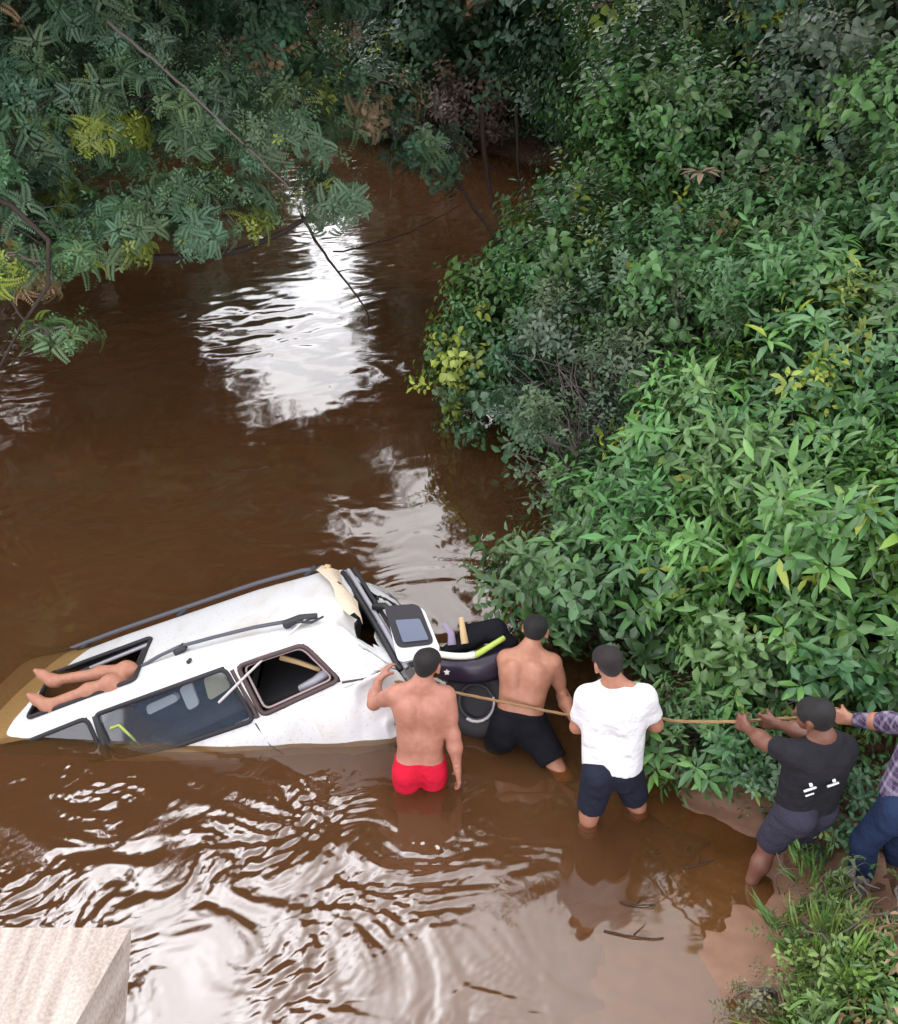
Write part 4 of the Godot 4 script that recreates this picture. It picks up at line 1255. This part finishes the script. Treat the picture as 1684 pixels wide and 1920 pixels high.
# ------------------------------------------------------------------ people: tapered bones, blended, meshed as surface nets
func nets(bones: Array, cell: float, k: float, into: Buf, cuts: Array = []) -> void:
	var lo := Vector3.INF
	var hi := -Vector3.INF
	for b in bones:
		var r := maxf(b[2], b[3])
		for e in [b[0], b[1]]:
			lo = lo.min(e - Vector3.ONE * r)
			hi = hi.max(e + Vector3.ONE * r)
	lo -= Vector3.ONE * cell * 2.5
	hi += Vector3.ONE * cell * 2.5
	var nx := int((hi.x - lo.x) / cell) + 2
	var ny := int((hi.y - lo.y) / cell) + 2
	var nz := int((hi.z - lo.z) / cell) + 2
	var f := PackedFloat32Array()
	f.resize(nx * ny * nz)
	f.fill(1.0)
	for b in bones:
		var a: Vector3 = b[0]
		var ba: Vector3 = b[1] - a
		var ra: float = b[2]
		var rb: float = b[3]
		var l2 := maxf(ba.length_squared(), 1e-9)
		var len := sqrt(l2)
		var capped: bool = b.size() > 4
		var m := maxf(ra, rb) + k + cell * 1.6
		var p0: Vector3 = (a.min(b[1]) - Vector3.ONE * m - lo) / cell
		var p1: Vector3 = (a.max(b[1]) + Vector3.ONE * m - lo) / cell
		for z in range(maxi(0, int(p0.z)), mini(nz, int(p1.z) + 2)):
			for y in range(maxi(0, int(p0.y)), mini(ny, int(p1.y) + 2)):
				var at := (z * ny + y) * nx
				for x in range(maxi(0, int(p0.x)), mini(nx, int(p1.x) + 2)):
					var pa := lo + Vector3(x, y, z) * cell - a
					var t := pa.dot(ba) / l2
					var h := clampf(t, 0.0, 1.0)
					var d := (pa - ba * h).length() - ra - (rb - ra) * h
					if capped:
						d = maxf(d, (t - 1.0) * len)
					var g := f[at + x]
					if d < g + k:
						var e := maxf(0.0, k - absf(g - d)) / k
						f[at + x] = minf(g, d) - e * e * k * 0.25
	for c in cuts:
		for z in nz:
			for y in ny:
				for x in nx:
					var at := (z * ny + y) * nx + x
					if f[at] < 0.1:
						f[at] = maxf(f[at], (lo + Vector3(x, y, z) * cell - c[0]).dot(c[1]))
	var ids := {}
	var sy := nx
	var sz := nx * ny
	var off := [0, 1, sy, sy + 1, sz, sz + 1, sz + sy, sz + sy + 1]
	var edges := [[0, 1], [2, 3], [4, 5], [6, 7], [0, 2], [1, 3], [4, 6], [5, 7], [0, 4], [1, 5], [2, 6], [3, 7]]
	var reach := cell * 2.0
	for z in nz - 1:
		for y in ny - 1:
			for x in nx - 1:
				var at := z * sz + y * sy + x
				if absf(f[at]) > reach:
					continue
				var neg := 0
				for o in off:
					if f[at + o] < 0.0:
						neg += 1
				if neg == 0 or neg == 8:
					continue
				var sum := Vector3.ZERO
				var n := 0
				for e in edges:
					var u := f[at + off[e[0]]]
					var w := f[at + off[e[1]]]
					if (u < 0.0) != (w < 0.0):
						var t := u / (u - w)
						var c0 := Vector3(e[0] & 1, (e[0] >> 1) & 1, e[0] >> 2)
						var c1 := Vector3(e[1] & 1, (e[1] >> 1) & 1, e[1] >> 2)
						sum += c0.lerp(c1, t)
						n += 1
				ids[at] = into.v.size()
				into.v.append(lo + (Vector3(x, y, z) + sum / n) * cell)
	for at in ids:
		var s: bool = f[at] < 0.0
		# edge along x, y and z starting at this cell's first corner
		for e in [[1, sy, sz], [sy, sz, 1], [sz, 1, sy]]:
			if (f[at + e[0]] < 0.0) == s:
				continue
			var a: int = at - e[1]
			var b: int = at - e[2]
			var c: int = at - e[1] - e[2]
			if ids.has(a) and ids.has(b) and ids.has(c):
				if s:
					into.quad(ids[at], ids[b], ids[c], ids[a])
				else:
					into.quad(ids[at], ids[a], ids[c], ids[b])

func hand_bones(wrist: Vector3, tip: Vector3, palm: Vector3, thumb_side: Vector3, curl: float) -> Array:
	# palm: the way the palm faces; fingers curl that way
	var d := (tip - wrist).normalized()
	var s := (thumb_side - d * thumb_side.dot(d)).normalized()
	var n := palm - d * palm.dot(d) - s * palm.dot(s)
	n = n.normalized() if n.length_squared() > 1e-4 else d.cross(s).normalized()
	var out := []
	for k in 4:
		var across := s * (0.032 - 0.021 * k)
		out.append([wrist + across * 0.5, wrist + d * 0.085 + across, 0.019, 0.0145])
		var p := wrist + d * 0.088 + across
		var ang := curl * 0.35
		var lens: Array = [[0.036, 0.024, 0.019], [0.042, 0.027, 0.020], [0.038, 0.025, 0.019], [0.030, 0.019, 0.016]][k]
		for j in 3:
			var q: Vector3 = p + (d * cos(ang) + n * sin(ang)) * lens[j]
			out.append([p, q, 0.0098 - 0.001 * j, 0.009 - 0.001 * j])
			p = q
			ang += curl * 0.75
	var t0 := wrist + d * 0.025 + s * 0.022
	var t1 := t0 + d * 0.034 + s * 0.026 + n * 0.012
	var t2 := t1 + d * 0.028 + s * 0.006 + n * 0.018 * (1.0 + curl)
	out.append([t0, t1, 0.017, 0.0125])
	out.append([t1, t2, 0.0115, 0.0095])
	out.append([wrist - d * 0.03, wrist + d * 0.02, 0.026, 0.024])
	return out

func rel(bones: Array, root: Vector3) -> Array:
	for b in bones:
		b[0] -= root
		b[1] -= root
	return bones

func person(label: String, j: Dictionary, o: Dictionary) -> Node3D:
	var root: Vector3 = o.get("root", (j.al + j.ar) * 0.5)
	var t := thing("person", label, "person", root)
	var up: Vector3 = (j.neck - j.pel).normalized()
	var right: Vector3 = (j.sr - j.sl)
	right = (right - up * right.dot(up)).normalized()
	var fwd := up.cross(right)
	var g: float = o.get("girth", 1.0) * 0.93
	var torso := []
	var arms := []
	var legs := []
	for s in [-1, 1]:
		var w: Vector3 = right * s
		var sh: Vector3 = (j.sl if s < 0 else j.sr).lerp(j.neck - up * 0.05, 0.08)
		var el: Vector3 = j.el if s < 0 else j.er
		var wr: Vector3 = j.wl if s < 0 else j.wr
		var hp: Vector3 = j.hl if s < 0 else j.hr
		var kn: Vector3 = j.kl if s < 0 else j.kr
		var an: Vector3 = j.al if s < 0 else j.ar
		torso.append([j.pel + w * 0.062 * g, j.pel + w * 0.062 * g + up * 0.17, 0.108 * g, 0.094 * g])
		torso.append([j.pel + w * 0.062 * g + up * 0.17, j.neck + w * 0.085 - up * 0.16, 0.094 * g, 0.098])
		torso.append([j.neck + w * 0.08 - up * 0.15, sh - up * 0.02 - w * 0.02, 0.094, 0.062])
		torso.append([j.neck + w * 0.075 - up * 0.11 - fwd * 0.062, j.neck + w * 0.068 - up * 0.2 - fwd * 0.058, 0.046, 0.04])
		torso.append([j.neck + up * 0.035, sh - w * 0.015 + up * 0.012, 0.042, 0.048])
		arms.append([sh, sh.lerp(el, 0.5), 0.054, 0.045])
		arms.append([sh.lerp(el, 0.3), el, 0.045, 0.036])
		arms.append([el, el.lerp(wr, 0.35), 0.040, 0.043])
		arms.append([el.lerp(wr, 0.35), wr, 0.043, 0.027])
		legs.append([hp - fwd * 0.045 - up * 0.0, hp - fwd * 0.03 - up * 0.08, 0.088, 0.082])
		legs.append([hp, kn, 0.092 * g, 0.057])
		var calf := 0.046 if o.has("lying") else 0.053
		var knee := 0.047 if o.has("lying") else 0.053
		legs.append([kn, kn.lerp(an, 0.35) - fwd * 0.012, knee, calf])
		legs.append([kn.lerp(an, 0.35), an, calf, 0.034])
		if o.has("lying"):
			legs.append([kn + (kn - hp).normalized() * 0.01 - fwd * 0.0, kn + up * 0.012, 0.05, 0.048])
		var toe: Vector3 = o.get("toe", fwd)
		if o.has("lying"):
			legs.append([an, an - toe * 0.045, 0.036, 0.032])
			legs.append([an, an + toe * 0.09, 0.036, 0.034])
			legs.append([an + toe * 0.09, an + toe * 0.17, 0.034, 0.02])
		else:
			legs.append([an, an + toe * 0.15 - up * 0.045, 0.036, 0.026])
	var look: Vector3 = o.get("look", fwd).normalized()
	var crown: Vector3 = (j.head - j.neck).normalized() * 0.6 + up * 0.4
	crown = (crown - look * crown.dot(look)).normalized()
	var ear := look.cross(crown)
	var h: Vector3 = j.head
	var throat := [[j.neck - up * 0.05, h - crown * 0.03 - look * 0.012, 0.062, 0.054]]
	var skull := [[h + crown * 0.035 - look * 0.022, h + crown * 0.03 + look * 0.022, 0.082, 0.074]]
	var face := [[h - crown * 0.035 + look * 0.03, h - crown * 0.07 + look * 0.052, 0.058, 0.036],
		[h + crown * 0.02 + look * 0.088, h - crown * 0.018 + look * 0.108, 0.010, 0.014],
		[h - crown * 0.052 + look * 0.088, h - crown * 0.062 + look * 0.086, 0.012, 0.012],
		[h + crown * 0.034 + look * 0.08 + ear * 0.03, h + crown * 0.034 + look * 0.08 - ear * 0.03, 0.014, 0.014]]
	for s in [-1, 1]:
		face.append([h + ear * 0.076 * s + crown * 0.02 - look * 0.008, h + ear * 0.082 * s - crown * 0.02, 0.019, 0.013])
		face.append([h + ear * 0.035 * s - crown * 0.02 + look * 0.06, h + ear * 0.04 * s - crown * 0.03 + look * 0.05, 0.022, 0.02])
	var b := Buf.new()
	nets(rel((torso + arms + legs + throat).duplicate(true), root), 0.0145, 0.045, b)
	nets(rel((skull + face + [[h - crown * 0.1 - look * 0.02, h - crown * 0.02 - look * 0.012, 0.05, 0.054]]).duplicate(true), root), 0.0085, 0.018, b)
	for s in [-1, 1]:
		var key := "l" if s < 0 else "r"
		var wr: Vector3 = j["w" + key]
		var tip: Vector3 = j["t" + key] if j.has("t" + key) else wr + (wr - j["e" + key]) * 0.3
		var hand: Array = o.get("hand_" + key, [fwd, up, 0.5])
		nets(rel(hand_bones(wr, tip, hand[0], hand[1], hand[2]), root), 0.0062, 0.010, b)
	part("body", solid(b.v, b.i), M[o.skin], t)
	# eyes
	for s in [-1, 1]:
		var e := SphereMesh.new()
		e.radius = 0.0115
		e.height = 0.023
		e.radial_segments = 10
		e.rings = 6
		part("eye", e, M.hair, t).position = h + crown * 0.012 + look * 0.079 + ear * 0.031 * s - root
	# hair cap
	b = Buf.new()
	var cap := [[h + crown * 0.037 - look * 0.024, h + crown * 0.034 + look * 0.02, 0.0855, 0.0775], [h - crown * 0.01 - look * 0.043, h + crown * 0.02 - look * 0.03, 0.058, 0.074]]
	nets(rel(cap, root), 0.009, 0.02, b, [[h - crown * o.get("nape", 0.035) - root, (-crown * 0.8 + look * 0.6).normalized()]])
	part("hair", solid(b.v, b.i), M[o.get("hair", "hair")], t)
	if o.has("bald"):
		b = Buf.new()
		nets(rel([[h + crown * 0.068 - look * 0.05, h + crown * 0.068 - look * 0.012, 0.05, 0.054]], root), 0.009, 0.02, b, [])
		part("bald_patch", solid(b.v, b.i), M.skin_mid if o.skin == "skin_tan" else M[o.skin], t)
	# lower clothes
	var low := []
	var leg_cover: float = o.get("legs_to", 0.0)
	for s in [-1, 1]:
		var w: Vector3 = right * s
		var hp: Vector3 = j.hl if s < 0 else j.hr
		var kn: Vector3 = j.kl if s < 0 else j.kr
		var an: Vector3 = j.al if s < 0 else j.ar
		var loose: float = o.get("loose", 0.015)
		low.append([j.pel + w * 0.062 * g + up * 0.03, j.pel + w * 0.06 * g - up * 0.06, 0.123 * g, 0.108 * g])
		low.append([hp - fwd * 0.05, hp - fwd * 0.035 - up * 0.08, 0.097, 0.09])
		if leg_cover <= 1.0:
			low.append([hp, hp.lerp(kn, leg_cover), 0.093 * g + loose, lerpf(0.092 * g, 0.057, leg_cover) + loose * 1.25, 1])
		else:
			low.append([hp, kn, 0.093 * g + loose, 0.062 + loose])
			low.append([kn, kn.lerp(an, leg_cover - 1.0), 0.062 + loose, 0.056 + loose, 1])
	b = Buf.new()
	nets(rel(low, root), 0.0135, 0.025, b, [[j.pel + up * o.get("waist", 0.07) - root, up]])
	part(o.get("lower_name", "shorts"), solid(b.v, b.i), M[o.lower], t)
	# shirt
	if o.has("shirt"):
		var sh_ := []
		for s in [-1, 1]:
			var w: Vector3 = right * s
			var sh: Vector3 = (j.sl if s < 0 else j.sr).lerp(j.neck - up * 0.05, 0.08)
			var el: Vector3 = j.el if s < 0 else j.er
			var wr: Vector3 = j.wl if s < 0 else j.wr
			sh_.append([j.neck + w * 0.085 - up * 0.16, j.pel + w * 0.066 * g - up * 0.045, 0.115, 0.128 * g, 1])
			sh_.append([j.neck + w * 0.08 - up * 0.14, sh - up * 0.02, 0.105, 0.066])
			sh_.append([j.neck + w * 0.05 - up * 0.015, sh - w * 0.015, 0.064, 0.062])
			sh_.append([j.neck + w * 0.075 - up * 0.10 - fwd * 0.062, j.neck + w * 0.068 - up * 0.22 - fwd * 0.058, 0.062, 0.056])
			if o.get("long_sleeves", false):
				sh_.append([sh, el, 0.076, 0.056])
				sh_.append([el, el.lerp(wr, 0.92), 0.056, 0.041, 1])
			else:
				sh_.append([sh, sh.lerp(el, o.get("sleeve", 0.72)), 0.067, 0.066, 1])
		sh_.append([j.neck - up * 0.035 - fwd * 0.03, j.neck - up * 0.15 - fwd * 0.035, 0.066, 0.1])
		b = Buf.new()
		nets(rel(sh_, root), 0.0128, 0.045, b, [[j.neck + up * 0.038 - root, (up * 0.95 + fwd * 0.3).normalized()]])
		part("shirt", solid(b.v, b.i), M[o.shirt], t)
	return t

func build_people() -> void:
	var L := Vector3(-1, 0, 0)
	# man in red trunks, one hand on the car, the other hanging down
	person("man in red swimming trunks standing in the water with a hand on the car",
		{"pel": Vector3(-0.19, 0.17, -5.45), "neck": Vector3(-0.18, 0.715, -5.52), "head": Vector3(-0.14, 0.865, -5.56), "sl": Vector3(-0.36, 0.655, -5.53), "sr": Vector3(0.0, 0.665, -5.50), "el": Vector3(-0.50, 0.45, -5.68), "wl": Vector3(-0.48, 0.47, -5.90), "tl": Vector3(-0.44, 0.50, -5.97), "er": Vector3(0.03, 0.40, -5.43), "wr": Vector3(0.055, 0.17, -5.36), "tr": Vector3(0.07, 0.05, -5.36), "hl": Vector3(-0.275, 0.11, -5.43), "hr": Vector3(-0.105, 0.10, -5.46), "kl": Vector3(-0.31, -0.31, -5.41), "kr": Vector3(-0.06, -0.33, -5.51), "al": Vector3(-0.31, -0.71, -5.37), "ar": Vector3(-0.06, -0.73, -5.47)},
		{"skin": "skin_pale", "lower": "red_cloth", "lower_name": "swimming_trunks", "legs_to": 0.27, "loose": 0.008, "waist": 0.025, "look": Vector3(0.45, -0.35, -1), "hand_l": [Vector3(0.3, -1, -0.2), Vector3(0.5, 0.5, 0.3), 0.45], "hand_r": [Vector3(-1, 0, 0), Vector3(0, 0, -1), 0.5]})
	person("bare-backed man in black shorts crouching in the water beside the rope",
		{"pel": Vector3(0.48, 0.23, -5.80), "neck": Vector3(0.54, 0.65, -5.98), "head": Vector3(0.59, 0.745, -6.09), "sl": Vector3(0.375, 0.555, -6.03), "sr": Vector3(0.725, 0.575, -5.95), "er": Vector3(0.79, 0.30, -5.93), "wr": Vector3(0.82, 0.32, -5.72), "tr": Vector3(0.85, 0.315, -5.63), "el": Vector3(0.36, 0.28, -6.17), "wl": Vector3(0.50, 0.22, -6.32), "tl": Vector3(0.57, 0.22, -6.36), "hl": Vector3(0.395, 0.17, -5.80), "hr": Vector3(0.575, 0.17, -5.78), "kl": Vector3(0.31, -0.20, -5.82), "kr": Vector3(0.775, -0.08, -5.52), "al": Vector3(0.33, -0.62, -5.75), "ar": Vector3(0.80, -0.50, -5.60)},
		{"skin": "skin_mid", "lower": "black_cloth", "legs_to": 0.66, "loose": 0.028, "waist": 0.055, "look": Vector3(0.3, -0.5, -1), "girth": 1.04, "nape": 0.02, "hand_r": [Vector3(0, -0.3, -1), Vector3(0, 1, 0), 1.4]})
	person("man in white t-shirt and dark denim shorts hauling on the rope knee-deep",
		{"al": Vector3(0.89, -0.36, -5.06), "ar": Vector3(1.29, -0.36, -5.15), "kl": Vector3(0.89, 0.05, -5.08), "kr": Vector3(1.21, 0.03, -5.20), "hl": Vector3(0.935, 0.41, -5.10), "hr": Vector3(1.10, 0.395, -5.15), "pel": Vector3(1.01, 0.48, -5.12), "neck": Vector3(0.995, 1.0, -5.18), "head": Vector3(0.945, 1.15, -5.21), "sl": Vector3(0.825, 0.89, -5.22), "sr": Vector3(1.18, 0.975, -5.12), "el": Vector3(0.80, 0.60, -5.28), "wl": Vector3(0.93, 0.56, -5.45), "tl": Vector3(1.01, 0.56, -5.50), "er": Vector3(1.27, 0.70, -5.18), "wr": Vector3(1.22, 0.60, -5.38), "tr": Vector3(1.17, 0.585, -5.45)},
		{"skin": "skin_tan", "lower": "denim_dark", "legs_to": 0.86, "loose": 0.022, "waist": 0.08, "shirt": "white_cloth", "sleeve": 0.68, "look": Vector3(-0.5, -0.3, -1), "hair": "hair_thin", "girth": 1.04, "hand_l": [Vector3(0, 0, -1), Vector3(0, 1, 0), 1.3], "hand_r": [Vector3(-0.5, 0, -1), Vector3(0, 1, 0), 1.3]})
	var m4 := person("barefoot man in dark t-shirt with white back print leaning back on the rope",
		{"al": Vector3(1.78, -0.12, -4.57), "kl": Vector3(1.90, 0.24, -4.66), "hl": Vector3(1.97, 0.62, -4.56), "hr": Vector3(2.13, 0.57, -4.66), "kr": Vector3(2.10, 0.18, -4.76), "ar": Vector3(2.05, -0.10, -4.58), "pel": Vector3(2.04, 0.67, -4.60), "neck": Vector3(2.025, 1.17, -4.52), "head": Vector3(1.955, 1.315, -4.54), "sl": Vector3(1.875, 1.09, -4.49), "sr": Vector3(2.18, 1.06, -4.58), "el": Vector3(1.79, 0.985, -4.69), "wl": Vector3(1.73, 0.93, -4.89), "tl": Vector3(1.70, 0.91, -4.97), "er": Vector3(2.03, 0.99, -4.78), "wr": Vector3(1.92, 0.93, -4.92), "tr": Vector3(1.86, 0.915, -4.96)},
		{"skin": "skin_dark", "lower": "slate_cloth", "legs_to": 0.95, "loose": 0.026, "waist": 0.08, "shirt": "charcoal_cloth", "sleeve": 0.72, "look": Vector3(-1, -0.1, -0.75), "toe": Vector3(-0.8, 0, -0.5), "hand_l": [Vector3(0, -0.6, -1), Vector3(0.3, 1, 0), 1.4], "hand_r": [Vector3(0, -0.6, -1), Vector3(0.3, 1, 0), 1.4]})
	# the white print on his back: two dotted bars and a short line below
	var shirt: Node3D = m4.get_node("shirt")
	var root := m4.position
	for e in [[Vector3(1.955, 0.955, -4.40), 0.0, 0.012], [Vector3(2.085, 0.965, -4.425), 0.0, 0.013], [Vector3(1.955, 0.925, -4.40), 0.038, 0.0075], [Vector3(2.085, 0.935, -4.425), 0.036, 0.007], [Vector3(1.96, 0.885, -4.40), 0.026, 0.005]]:
		var c: Vector3 = e[0] - root
		var w: Vector3 = Vector3(0.93, 0.10, -0.32) * e[1]
		var pts := [c - w, c + w] if e[1] > 0.0 else [c - Vector3(0.008, 0, 0), c + Vector3(0.008, 0.006, 0)]
		part("back_print", tube(pts, e[2], e[2], 8), M.print_white, shirt)
	person("man in purple plaid shirt and blue jeans at the end of the rope",
		{"pel": Vector3(2.53, 0.88, -4.40), "neck": Vector3(2.66, 1.36, -4.45), "head": Vector3(2.63, 1.51, -4.48), "sl": Vector3(2.51, 1.28, -4.50), "sr": Vector3(2.81, 1.30, -4.40), "el": Vector3(2.47, 1.10, -4.74), "wl": Vector3(2.33, 0.985, -4.90), "tl": Vector3(2.28, 0.96, -4.95), "er": Vector3(2.86, 1.07, -4.42), "wr": Vector3(2.80, 0.9, -4.36), "tr": Vector3(2.79, 0.82, -4.35), "hl": Vector3(2.45, 0.83, -4.38), "hr": Vector3(2.61, 0.80, -4.42), "kl": Vector3(2.37, 0.45, -4.48), "kr": Vector3(2.57, 0.42, -4.50), "al": Vector3(2.39, 0.16, -4.46), "ar": Vector3(2.62, 0.18, -4.50)},
		{"skin": "skin_tan", "lower": "jeans", "lower_name": "jeans", "legs_to": 1.95, "loose": 0.018, "waist": 0.08, "shirt": "plaid", "long_sleeves": true, "look": Vector3(-1, -0.2, -0.5), "hand_l": [Vector3(0, -0.6, -1), Vector3(0.3, 1, 0), 1.3]})
	# someone inside the car, lying back with bare legs out of the sunroof
	var car: Node3D = get_node("sunken_car")
	var T := car.transform
	var j := {}
	for e in [["pel", 0.42, 0.98, 0.24], ["neck", 0.90, 0.80, 0.22], ["head", 1.05, 0.78, 0.22], ["sl", 0.86, 0.80, 0.04], ["sr", 0.86, 0.80, 0.40], ["el", 0.70, 0.66, 0.0], ["wl", 0.5, 0.64, 0.02], ["er", 0.72, 0.66, 0.46], ["wr", 0.55, 0.64, 0.42], ["hl", 0.36, 1.03, 0.16], ["hr", 0.36, 1.02, 0.33], ["kl", 0.22, 1.37, 0.27], ["kr", 0.12, 1.36, 0.38], ["al", -0.38, 1.42, 0.13], ["ar", -0.38, 1.36, 0.38]]:
		j[e[0]] = T * Vector3(e[1], e[2], e[3])
	person("person lying inside the car with bare legs out of the open sunroof", j,
		{"root": T * Vector3(0.2, 0.9, 0.25), "skin": "skin_mid", "lower": "denim_dark", "legs_to": 0.5, "shirt": "charcoal_cloth", "toe": (T.basis * Vector3(-0.75, 0.5, -0.55)).normalized(), "lying": true})

func build_rope() -> void:
	var knots := [Vector3(-0.85, 0.36, -6.04), Vector3(-0.62, 0.405, -6.0), Vector3(-0.36, 0.405, -5.97), Vector3(0.0, 0.44, -5.82), Vector3(0.34, 0.42, -5.74), Vector3(0.86, 0.36, -5.66), Vector3(1.05, 0.53, -5.51), Vector3(1.16, 0.575, -5.46), Vector3(1.37, 0.70, -5.22), Vector3(1.69, 0.90, -4.98), Vector3(1.85, 0.915, -4.98), Vector3(2.06, 0.93, -4.98), Vector3(2.27, 0.95, -4.97), Vector3(2.9, 0.9, -4.9)]
	var c := Curve3D.new()
	for k in knots.size():
		var d: Vector3 = (knots[mini(k + 1, knots.size() - 1)] - knots[maxi(k - 1, 0)]) / 7.0
		c.add_point(knots[k], -d, d)
	var pts := []
	for k in 90:
		pts.append(c.sample_baked(c.get_baked_length() * k / 89.0) - Vector3(-0.85, 0.0, -6.04))
	var t := thing("rope", "taut tan rope running from the sunken car past the men to the bank", "rope", Vector3(-0.85, 0.0, -6.04))
	for s in 3:
		var strand := []
		for k in pts.size():
			var a := k * 0.9 + s * TAU / 3
			strand.append(pts[k] + Vector3(0, cos(a), sin(a)) * 0.005)
		part("strand", tube(strand, 0.006, 0.006, 6), M.rope, t)

func build_small_things() -> void:
	# hanging vines and bare branches over the far water
	var vines := [
		["dark bare vine slanting from the far trees down to the right bank", [Vector3(-0.15, 1.9, -16.2), Vector3(0.25, 1.35, -15.4), Vector3(0.7, 0.95, -14.6), Vector3(1.05, 0.8, -14.0), Vector3(1.3, 0.9, -13.8)], 0.034],
		["thick dark vine hanging in a curve beside the slanting vine", [Vector3(0.45, 2.4, -16.2), Vector3(0.55, 1.5, -15.6), Vector3(0.75, 1.0, -14.8), Vector3(1.15, 0.75, -14.2)], 0.04],
		["thin vine hanging close to the right bank thicket", [Vector3(0.95, 2.4, -16.4), Vector3(1.0, 1.5, -15.8), Vector3(1.15, 1.0, -15.0), Vector3(1.4, 0.8, -14.4)], 0.026],
		["bare twig hanging from the low left bough towards the water", [Vector3(-1.85, 1.55, -13.8), Vector3(-1.6, 1.25, -13.4), Vector3(-1.2, 0.9, -12.9), Vector3(-1.0, 0.75, -12.6), Vector3(-0.96, 0.55, -12.5)], 0.024],
		["thin crossing twig between the left bough and the vines", [Vector3(-1.5, 1.0, -14.0), Vector3(-0.8, 1.05, -14.4), Vector3(-0.1, 1.25, -14.8), Vector3(0.2, 1.35, -15.2)], 0.012],
		["pale bare branch sloping through the left foliage", [Vector3(-3.6, 3.9, -12.6), Vector3(-2.9, 3.3, -12.5), Vector3(-2.3, 2.7, -12.5), Vector3(-1.8, 2.2, -12.5)], 0.02],
	]
	for e in vines:
		var p0: Vector3 = e[1][0]
		var t := thing("hanging_vine", e[0], "vine", p0)
		var c := Curve3D.new()
		for k in e[1].size():
			var d: Vector3 = (e[1][mini(k + 1, e[1].size() - 1)] - e[1][maxi(k - 1, 0)]) / 6.0
			c.add_point(e[1][k] - p0, -d, d)
		var pts := []
		for k in 18:
			pts.append(c.sample_baked(c.get_baked_length() * k / 17.0) + Vector3(rng.randf_range(-1, 1), rng.randf_range(-1, 1), rng.randf_range(-1, 1)) * 0.012)
		part("stem", tube(pts, e[2], e[2] * 0.4, 6), M.bark_grey if e[0].begins_with("pale") else M.vine, t)
		for k in [5, 9, 13]:
			var q: Vector3 = pts[k]
			part("twig", tube(bent(q, q + Vector3(rng.randf_range(-0.3, 0.3), rng.randf_range(-0.25, 0.1), rng.randf_range(-0.2, 0.2)), Vector3(0, 0.03, 0), 5, 0.01), e[2] * 0.4, 0.003, 5), M.vine, t)
	for e in [["short dark stick drifting beside the legs of the man in white", 1.52, -4.72, 0.22, -0.3], ["bent dark twig drifting in the shallows", 1.10, -4.42, 0.2, 0.1], ["long thin twig lying on the shallow water", 1.05, -4.2, 0.34, 0.15], ["leafy stick stranded at the muddy edge", 1.72, -3.95, 0.12, 0.7]]:
		var t := thing("floating_twig", e[0], "twig", Vector3(e[1], 0.004, e[2]))
		var d: Vector3 = Vector3(cos(e[4]), 0, sin(e[4])) * e[3] * 0.5
		part("stick", tube(bent(-d, d, Vector3(0, 0.006, 0.02), 6, 0.004), 0.007, 0.004, 5), M.bark, t)
		part("side_twig", tube(bent(Vector3.ZERO, Vector3(d.z, 0.01, -d.x) * 0.5 + d * 0.4, Vector3.ZERO, 3), 0.004, 0.002, 4), M.bark, t)
